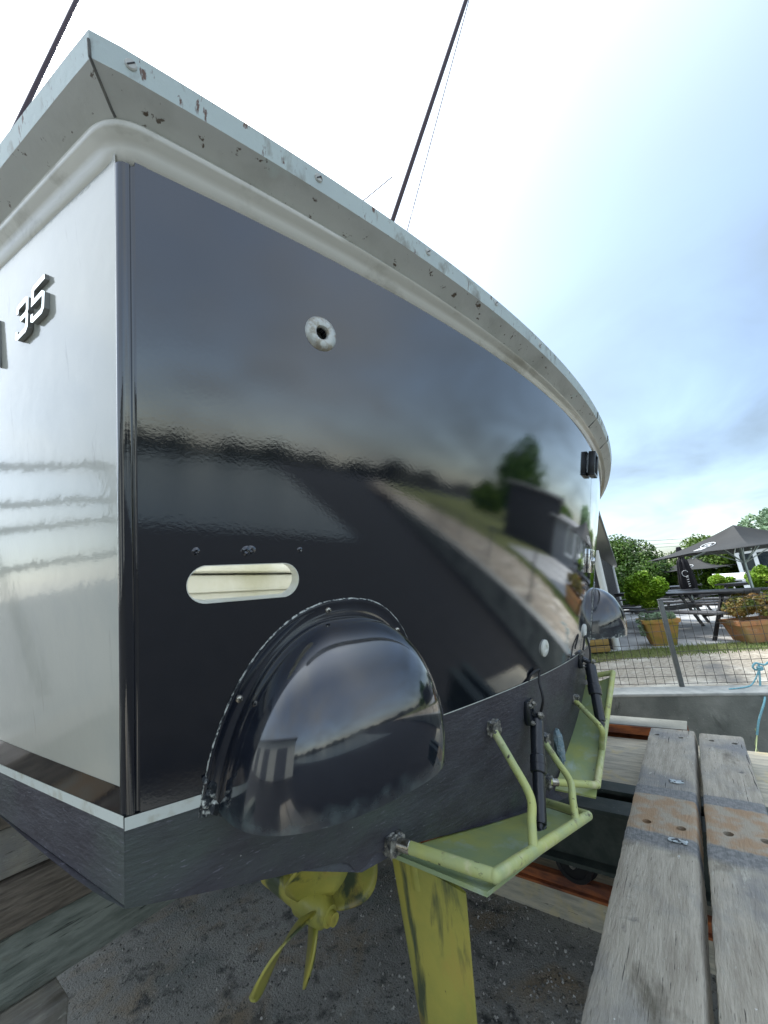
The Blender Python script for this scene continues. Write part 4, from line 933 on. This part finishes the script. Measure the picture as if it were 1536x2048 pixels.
def topiary(label, px, pyc, dist, rad, nl=7000, squash=.8):
    c = farp(px, pyc, dist); d = ray(px, pyc); cz = d.z/math.hypot(d.x, d.y)*dist+CH; base = Vector((c.x, c.y, WZ+CH)); h = cz-base.z
    t = empty('standard_shrub', label, 'shrub', base, 'clipped lime green shrubs'); bm = bmesh.new()
    for k in range(3): tube(bm, smoothpath([(0, 0, 0), (.03*cos(k*2.1), .03*sin(k*2.1), h*.4), (.18*rad*cos(k*2.1), .18*rad*sin(k*2.1), h*.8)], 4), .013, 6)
    obj('trunk', bm, M_bark, t); cs = []
    for i in range(18):
        v = Vector((random.gauss(0, 1), random.gauss(0, 1), random.gauss(0, 1))).normalized()*rad*random.uniform(.25, .68); cs.append((Vector((v.x, v.y, h+v.z*squash)), rad*random.uniform(.28, .45)))
    bm = bmesh.new(); leaves(bm, cs, nl*2, .040, shell=.3); obj('crown', bm, M_leafb, t, smooth=False)
    bm = bmesh.new(); disc(bm, (0, 0, 0), (0, 0, 1), .2, .3, 24, [(0, .27), (.17, .27), (.19, .3), (.21, .3), (.16, 0)]); obj('pot', bm, M_terra, t)
topiary('large bright lime green rounded shrub behind the tall terracotta pot', 1288, 1180, 9.6, .44, 9000)
topiary('small lime green shrub in the shade between the two umbrella poles', 1443, 1167, 13, .33, 4000)
topiary('lime green shrub at the right edge of the photo behind the long planter', 1528, 1160, 12, .40, 5000)
# planters
def potobj(name, label, base, rings, mt, plant, group=None, rot=0, soil=True, sq=True):
    t = empty(name, label, 'planter', base, group, rot); bm = bmesh.new(); rows = []
    for (a, b, z) in rings:
        r = []
        for k in range(32):
            q_ = k//8; th = q_*pi/2+(k % 8)/7*pi/2; cr_ = min(a, b)*.14; sx = (1, -1, -1, 1)[q_]; sy = (1, 1, -1, -1)[q_]
            r.append(Vector((sx*(a-cr_)+cr_*cos(th), sy*(b-cr_)+cr_*sin(th), z)))
        rows.append(r)
    V_ = grid(bm, rows, close=True); bm.faces.new(V_[0]); obj('pot', bm, mt, t, angle=30)
    a, b, z = rings[-1]; bm = bmesh.new(); bm.faces.new([bm.verts.new((a*.98*sx, b*.98*sy, z+.01)) for sx, sy in ((-1, -1), (1, -1), (1, 1), (-1, 1))]); obj('soil', bm, M_soil, t, smooth=False)
    bm = bmesh.new(); plant(bm); return t, bm
q = onz(1327, 1290, WZ)
t, bm = potobj('terracotta_pot', 'tall square terracotta pot with mossy side and trailing succulents', W(q), [(.20, .20, 0), (.30, .30, .44), (.33, .33, .45), (.34, .34, .52), (.30, .30, .52), (.29, .29, .44)], M_terra_y,
    lambda b: leaves(b, [((random.uniform(-.26, .26), random.uniform(-.26, .26), .52+random.uniform(0, .05)), .09) for _ in range(22)]+[((-.33+random.uniform(-.04, .0), random.uniform(-.25, -.1), .50-k*.05), .05) for k in range(6)], 3400, .035), rot=ang)
obj('succulents', bm, M_leafs, t, smooth=False); t.scale = (.8, .8, .82)
q = onz(1512, 1281, WZ)
t, bm = potobj('terracotta_trough', 'long rectangular terracotta planter with orange-green shrub at right edge', W(q)+Vector((.15, -.30, 0)), [(.26, .62, 0), (.31, .70, .30), (.335, .73, .31), (.34, .735, .40), (.30, .69, .40), (.29, .68, .33)], M_terra,
    lambda b: leaves(b, [((random.uniform(-.22, .22), random.uniform(-.65, .65), .5+random.uniform(0, .30)), random.uniform(.10, .17)) for _ in range(30)], 7500, .042, (1, 1, .8), .3), rot=math.atan2(ed.y, ed.x)+pi/2)
obj('shrub', bm, M_leafo, t, smooth=False); t.scale = (.8, .86, .82)
# slatted planter box
q = onz(1222, 1306, WZ); t = empty('slatted_planter_box', 'yellow-brown horizontal slat planter box below the boat stern corner', 'planter box', W(q), rz=math.atan2(ed.y, ed.x)+pi/2)
bm = bmesh.new()
for k in range(5): box(bm, (.28, .55, .07+k*.105), (.6, 1.1, .09), bev=.008)
obj('slats', bm, M_slat, t); bm = bmesh.new(); box(bm, (.28, .55, .26), (.56, 1.06, .5)); obj('inner_liner', bm, M_rubber, t, smooth=False)
# picnic tables
def picnic(label, c, rot, L_=1.9):
    t = empty('picnic_table', label, 'table', c, 'black picnic tables on the paving', rot)
    bm = bmesh.new()
    for k in range(5): box(bm, ((k-2)*.15, 0, .74), (.135, L_, .035), bev=.003)
    obj('tabletop', bm, M_table, t)
    for s in (-1, 1):
        bm = bmesh.new()
        for k in (0, 1): box(bm, (s*(.62+k*.14), 0, .45), (.125, L_, .035), bev=.003)
        obj('bench', bm, M_bench, t)
        bm = bmesh.new()
        for e in (-1, 1): 
            tube(bm, [(e*.30, s*L_*.36, .72), (e*.66, s*L_*.36, 0)], .03, 4)
        box(bm, (0, s*L_*.36, .42), (1.45, .05, .06)); box(bm, (0, s*L_*.36, .70), (.7, .05, .05)); obj('leg_frame', bm, M_table, t, smooth=False)
    return t
td = math.atan2(ed.y, ed.x)
c1 = onz(1435, 1262, WZ); picnic('black picnic table nearest the fence, its end legs on the pale paving', W(Vector((9.5, -.05, WZ))), td+.25, 2.3)
picnic('black picnic table behind, beside the folded umbrella', W(Vector((11.4, .9, WZ))), td+.25, 2.2)
picnic('black picnic table farthest back under the small umbrella', W(Vector((14.5, .7, WZ))), td+.25, 2.0)
picnic('black picnic table below the large umbrella behind the long planter', W(Vector((12.2, -1.3, WZ))), td+.25, 1.8)
# umbrellas
def umbrella(label, px, py, dist, half, drop, logo, rot=.5, sides=4, group='open charcoal umbrellas'):
    d = ray(px, py); h = math.hypot(d.x, d.y); ap = Vector((d.x/h*dist, d.y/h*dist, d.z/h*dist+CH)); base = Vector((ap.x, ap.y, WZ+CH))
    H = ap.z-base.z; t = empty('patio_umbrella', label, 'umbrella', base, group, rot)
    bm = bmesh.new(); tube(bm, [(0, 0, 0), (0, 0, H-.02)], .024, 12); obj('pole', bm, M_upole, t)
    bm = bmesh.new(); R_ = half; nseg = sides*10; rows = []
    def edge(k):
        th = 2*pi*k/nseg; s = 2*pi/sides; tt = (th % s)-s/2; rr = cos(s/2)/cos(tt); return Vector((cos(th), sin(th), 0))*R_*rr, abs(tt)/(s/2)
    for j in range(13):
        f = j/12; r = []
        for k in range(nseg):
            e_, c_ = edge(k); sag = .10*drop*sin(pi*f)*(1-c_**2)+.12*drop*sin(pi*f); r.append(e_*f+Vector((0, 0, H-drop*f-sag+.14*drop*(1-c_)*f*f*.6)))
        if j == 0: r = [Vector((0, 0, H))+x*.001 for x in [edge(k)[0] for k in range(nseg)]]
        rows.append(r)
    rows.append([p+Vector((0, 0, -.06)) for p in rows[-1]]) if False else None
    grid(bm, rows, close=True); cn = obj('canopy', bm, M_canvas, t, angle=25); md = cn.modifiers.new('s', 'SOLIDIFY'); md.thickness = .006
    bm = bmesh.new()
    for k in range(sides*2):
        th = 2*pi*k/(sides*2); e_, c_ = edge(int(k*nseg/(sides*2))); tube(bm, smoothpath([(0, 0, H-.12), e_*.5+Vector((0, 0, H-drop*.62-.07)), e_*.96+Vector((0, 0, H-drop-.035))], 4), .010, 5); tube(bm, [(0, 0, H-drop*1.25-.12), e_*.45+Vector((0, 0, H-drop*.55-.06))], .010, 5)
    obj('rib', bm, M_upole, t) if False else obj('ribs', bm, M_upole, t)
    # print on the panel that faces the slipway: ring, swirl and a block of lettering
    loc = Vector((-base.x, -base.y, 0)); aa = math.atan2(loc.y, loc.x)-rot
    k0 = (round((aa-pi/sides)/(2*pi/sides))*(2*pi/sides)+pi/sides)+logo[0]
    s = 2*pi/sides
    def onp(u, f): # u across, f down the canopy, metres across
        mid = (math.floor(k0/s)+.5)*s; dirm = Vector((cos(mid), sin(mid), 0)); tg = Vector((-sin(mid), cos(mid), 0)); rr = R_*cos(s/2)*f
        c_ = min(1, abs(u)/max(.01, R_*sin(s/2)*f)); sag = .10*drop*sin(pi*f)*(1-c_**2)+.12*drop*sin(pi*f)
        return dirm*rr+tg*u+Vector((0, 0, H-drop*f-sag+.14*drop*(1-c_)*f*f*.6+.012))
    bm = bmesh.new(); sz = logo[1]; u0, f0 = logo[2], logo[3]
    def band(pts, wdt):
        P = [Vector(onp(u0+a*sz, f0+b*sz/R_)) for a, b in pts]
        tube(bm, smoothpath(P, 3), wdt*sz, 5)
    band([(.5*cos(a), .5*sin(a)) for a in np.linspace(0, 2*pi, 20)], .03)
    band([(-.25, .0), (-.05, -.2), (.2, -.15), (.05, .05)], .035); band([(-.2, .22), (.1, .15), (.3, .22)], .03)
    for rrow in range(5):
        for seg_ in range(3):
            a0 = -.32+seg_*.22; band([(a0, .72+rrow*.15), (a0+.16, .72+rrow*.15)], .03)
    obj('printed_logo', bm, M_logo, t)
    return t
umbrella('large open charcoal umbrella with a white ring logo, nearest on the right', 1466, 1050, 10.2, 1.55, .50, (0, .27, -.12, .50), rot=math.radians(0))
umbrella('smaller open charcoal umbrella with white script logo behind the folded one', 1386, 1113, 19, 1.6, .5, (0, .40, .0, .55), rot=math.radians(20))
# folded umbrella
d = ray(1356, 1094); h = math.hypot(d.x, d.y); dist = 11.5; ap = Vector((d.x/h*dist, d.y/h*dist, d.z/h*dist+CH)); base = Vector((ap.x, ap.y, WZ+CH)); H = ap.z-base.z
t = empty('folded_umbrella', 'folded black umbrella with faint vertical white lettering beside the picnic tables', 'umbrella', base)
bm = bmesh.new(); tube(bm, [(0, 0, 0), (0, 0, H)], .022, 12); obj('pole', bm, M_upole, t)
bm = bmesh.new(); rows = []
for j in range(25):
    f = j/24; z = H-f*1.12; r_ = .035+.115*min(1, f*1.3)**.8*(1-.35*max(0, f-.72)/.28)-.03*(1 if .2 < f < .26 else 0); rows.append([Vector((cos(2*pi*k/48)*r_*(1+.22*sin(8*2*pi*k/48+f*1.5)), sin(2*pi*k/48)*r_*(1+.22*sin(8*2*pi*k/48+f*1.5)), z+(.05*sin(8*2*pi*k/48) if f > .9 else 0))) for k in range(48)])
grid(bm, rows, close=True); obj('folded_canopy', bm, M_black, t, angle=70)
bm = bmesh.new(); va = math.atan2(-base.y, -base.x)
def fo(u, z): a_ = va+u; rr = .17; return Vector((cos(a_)*rr, sin(a_)*rr, z))
tube(bm, [fo(.35*cos(a), H-.62+.07*sin(a)) for a in np.linspace(0.4, 5.6, 14)], .006, 5)
for k in range(5): tube(bm, [fo(.25, H-.70-k*.05), fo(.02, H-.71-k*.05)], .009, 5)
obj('printed_logo', bm, M_logo, t)
bm = bmesh.new(); box(bm, (0, 0, .82), (.09, .09, .12), bev=.02); obj('crank_wrap', bm, M_rope, t)
# black garden building at left of the garden
B0 = onz(1235, 1300, WZ); B1 = onz(1247, 1228, WZ); bd = (B1-B0).normalized(); bn = Vector((-bd.y, bd.x, 0))
bl = empty('garden_building', 'black louvred garden building with grey eave and white corner posts beyond the boat stern', 'building', W(B0))
def blo(name, bm, mt, **k): o = obj(name, bm, mt, bl, **k); o.data.transform(Matrix.Translation(-Vector(bl.location)+Vector((0, 0, CH)))); return o
ba = math.atan2(bd.y, bd.x); LB = (B1-B0).length
def bp(d, o, z): q = B0+bd*d+bn*o; return Vector((q.x, q.y, z))
bm = bmesh.new(); box(bm, bp(LB/2, 2.06, -.35), (LB, 4, 1.6), rz(ba)); blo('wall', bm, M_house, smooth=False)
for k in range(34):
    pass
bm = bmesh.new()
for k in range(36): box(bm, bp(.25+k*(LB-.4)/35, .03, -.35), (.07, .04, 1.55), rz(ba))
blo('louvres', bm, M_bench, smooth=False)
for dd, rr in ((.0, .055), (LB, .045)):
    bm = bmesh.new(); tube(bm, [bp(dd, 0, WZ), bp(dd, 0, .50)], rr, 12); blo('downpipe', bm, M_whitew)
bm = bmesh.new()
e_a = onx(1197, 1016, 5.6); e_b = ray(1233, 1127)*16.4
for pa, pb in ((e_a, e_b),):
    dr = (pb-pa).normalized(); inn = bn*2.2
    v = [pa, pb, pb+inn+Vector((0, 0, .5)), pa+inn+Vector((0, 0, .5))]; lo_ = [p+Vector((0, 0, -.10)) for p in v]
    A_ = [bm.verts.new(p) for p in v]; B_ = [bm.verts.new(p) for p in lo_]; bm.faces.new(A_); bm.faces.new(B_)
    for k in range(4): bm.faces.new((A_[k], A_[(k+1) % 4], B_[(k+1) % 4], B_[k]))
blo('roof', bm, M_roofm, smooth=False)
bm = bmesh.new(); 
for o_, zz_ in ((.02, -.13), ): bm.faces.new([bm.verts.new(p) for p in (e_a+bn*.02+Vector((0, 0, -.13)), e_b+bn*.02+Vector((0, 0, -.13)), e_b+bn*1.2+Vector((0, 0, -.14)), e_a+bn*1.2+Vector((0, 0, -.14)))])
blo('soffit', bm, M_soffit, smooth=False)
# grey house and green canopy beyond the large umbrella
hp = gpos(1545, 17); hs = empty('grey_house', 'grey weatherboard house with white window frames behind the umbrella at right edge', 'house', hp, rz=radians(-8))
bm = bmesh.new(); box(bm, (1.5, -1.9, .85), (3, 5, 1.7)); obj('wall', bm, M_greyh, hs, smooth=False)
for k in range(3):
    bm = bmesh.new(); y0_ = .25-k*1.1
    for yy in (-.42, 0, .42): box(bm, (-.03, y0_+yy, 1.0), (.06, .10, 1.1))
    for z_ in (.47, 1.53): box(bm, (-.03, y0_, z_), (.062, .94, .09))
    f_ = obj('window', bm, M_whitew, hs, smooth=False); bm = bmesh.new(); box(bm, (-.008, y0_, 1.0), (.02, .8, 1.0)); obj('pane', bm, M_glass, f_, smooth=False)
bm = bmesh.new(); bm2 = bm
for s_ in (-1, 1):
    v = [(-.3, -4.6, 1.72), (-.3, .8, 1.72), (1.5, .8, 1.95), (1.5, -4.6, 1.95)] if s_ < 0 else [(3.4, -4.6, 1.72), (3.4, .8, 1.72), (1.5, .8, 1.95), (1.5, -4.6, 1.95)]
    bm.faces.new([bm.verts.new(p) for p in v])
rf = obj('roof', bm, M_roofm, hs, smooth=False); md = rf.modifiers.new('s', 'SOLIDIFY'); md.thickness = .08
# white dinghy on a stand in front of the house
dp = gpos(1500, 15); dg = empty('dinghy', 'upturned white dinghy hull in front of the grey house windows', 'boat', dp+Vector((0, 0, .72)), rz=radians(60))
bm = bmesh.new(); rows = []
for i in range(17):
    f = i/16; wd_ = .42*math.sqrt(max(.001, sin(pi*min(.999, .12+f*.88)))); rows.append([Vector((f*1.8-.9, wd_*cos(pi*k/12), .22*sin(pi*k/12)*(1-.2*f)+.08*f*f)) for k in range(13)])
grid(bm, rows); o = obj('hull', bm, M_whitew, dg); md = o.modifiers.new('s', 'SOLIDIFY'); md.thickness = .015
for sx in (-.5, .5):
    bm = bmesh.new(); tube(bm, [(sx, -.3, -.72), (sx, .0, .1), (sx, .3, -.72)], .02, 6); obj('trestle', bm, M_whitew, dg)
tree('tree', 'pale green tree crown at the upper right edge beyond the house roof', 'tree', gpos(1590, 42), 4.8, 2.6, 9000, .2, mat('hazy_leaves', (.14, .24, .13), .6, col2=(.2, .3, .16), scale=1), None, .3, 26, .3)
# power lines
for i, (ya, yb_) in enumerate(((1084, 1073), (1092, 1080), (1098, 1087))):
    a = ray(1232, ya)*60; b = ray(1460, yb_-3)*60; bm = bmesh.new(); dd = b-a; P = [a+dd*t+Vector((0, 0, -.6*4*t*(1-t)*.2)) for t in np.linspace(-2, 3, 30)]; tube(bm, P, .022, 5)
    o = obj('power_line', bm, M_wire); o.data.transform(Matrix.Translation((0, 0, CH))); tag(o, ('topmost', 'middle', 'lowest')[i]+' of the three thin power lines over the trees', 'power line', 'power lines')

# surroundings behind the photographer, seen in the glossy paint
tree('tree', 'broad tree on the bank behind the photographer, seen only in the hull gloss', 'tree', W(Vector((26, -17, WZ))), 6, 4.0, 8000, .22, M_leafd, None, .1, 30, .3)
for i, (x, y, h_, r_) in enumerate(((34, -12, 2.8, 3.5), (44, -18, 3.0, 4), (30, -27, 2.2, 3.2))):
    tree('tree', ('leafy tree nearest the dark shed behind the photographer', 'leafy tree farthest along the bank behind the photographer', 'low leafy tree on the water side of the dark shed')[i], 'tree', W(Vector((x, y, WZ))), h_, r_, 7000, .22, M_leafm, 'trees on the bank behind the photographer', .0, 30, .25)
bm = bmesh.new(); rows = [[], [], []]                            # low wooded shore across the water
for k in range(241):
    a = radians(-165+155*k/240); R_ = 150+25*sin(k*.11); h_ = 4.0+1.3*sin(k*.17)+1.0*sin(k*.53+1)+.6*sin(k*1.9)+.6*random.random()
    for j_, (dr, hh) in enumerate(((0, -.2), (4, h_), (60, h_*1.5))): rows[j_].append(Vector((cos(a)*(R_+dr), sin(a)*(R_+dr), hh)))
grid(bm, rows); tag(obj('hill', bm, mat('dark_shore_scrub', (.012, .016, .012), .8, col2=(.025, .03, .02), scale=.2)), kind='structure')
strip('lawn', 3.2, 45, WZ-.004, M_lawn, 5.5, 60)
sh = empty('boat_shed', 'dark boat shed with pale wall on the bank behind the photographer', 'shed', W(Vector((17, -8.5, WZ))), rz=radians(-20))
bm = bmesh.new(); box(bm, (0, 0, 1.2), (3, 5, 2.4)); obj('wall', bm, M_house, sh, smooth=False)
bm = bmesh.new(); box(bm, (0, 5.2, .8), (2.4, 3.4, 1.6)); obj('annex_wall', bm, M_whitew, sh, smooth=False)
bm = bmesh.new(); box(bm, (0, 0, 2.46), (3.5, 5.6, .12)); obj('roof', bm, M_roofm, sh, smooth=False)

yd = empty('reflection_building', 'added unseen pale building with dark doors, there for its reflection in the white hull side', 'building', W(Vector((-11, 5, GZ))), rz=radians(12))  # unseen building added so the white side reflects a darker band
bm = bmesh.new(); box(bm, (0, 0, 1.6), (4, 16, 3.2)); obj('wall', bm, M_inner, yd, smooth=False)
for k in range(3): bm = bmesh.new(); box(bm, (2.02, -5+k*5, 1.3), (.06, 2.6, 2.5)); obj('door', bm, M_greyh, yd, smooth=False)
bm = bmesh.new(); box(bm, (0, 0, 3.28), (4.6, 16.6, .14)); obj('roof', bm, M_roofm, yd, smooth=False)

gt = empty('reflection_gantry', 'added unseen dark steel frame whose cross rails reflect as lines in the white hull side', 'gantry', W(Vector((-2.6, 9.5, GZ))), rz=radians(20))  # unseen frame added for the dark lines mirrored in the white side
for x in (-2.4, -.2, 2.0): bm = bmesh.new(); box(bm, (x, 0, 2.1), (.16, .16, 4.2)); obj('post', bm, M_steel, gt, smooth=False)
for z in (2.3, 3.0, 3.45, 4.15): bm = bmesh.new(); box(bm, (-.2, -.10, z), (4.8, .08, .11)); obj('cross_rail', bm, M_steel, gt, smooth=False)
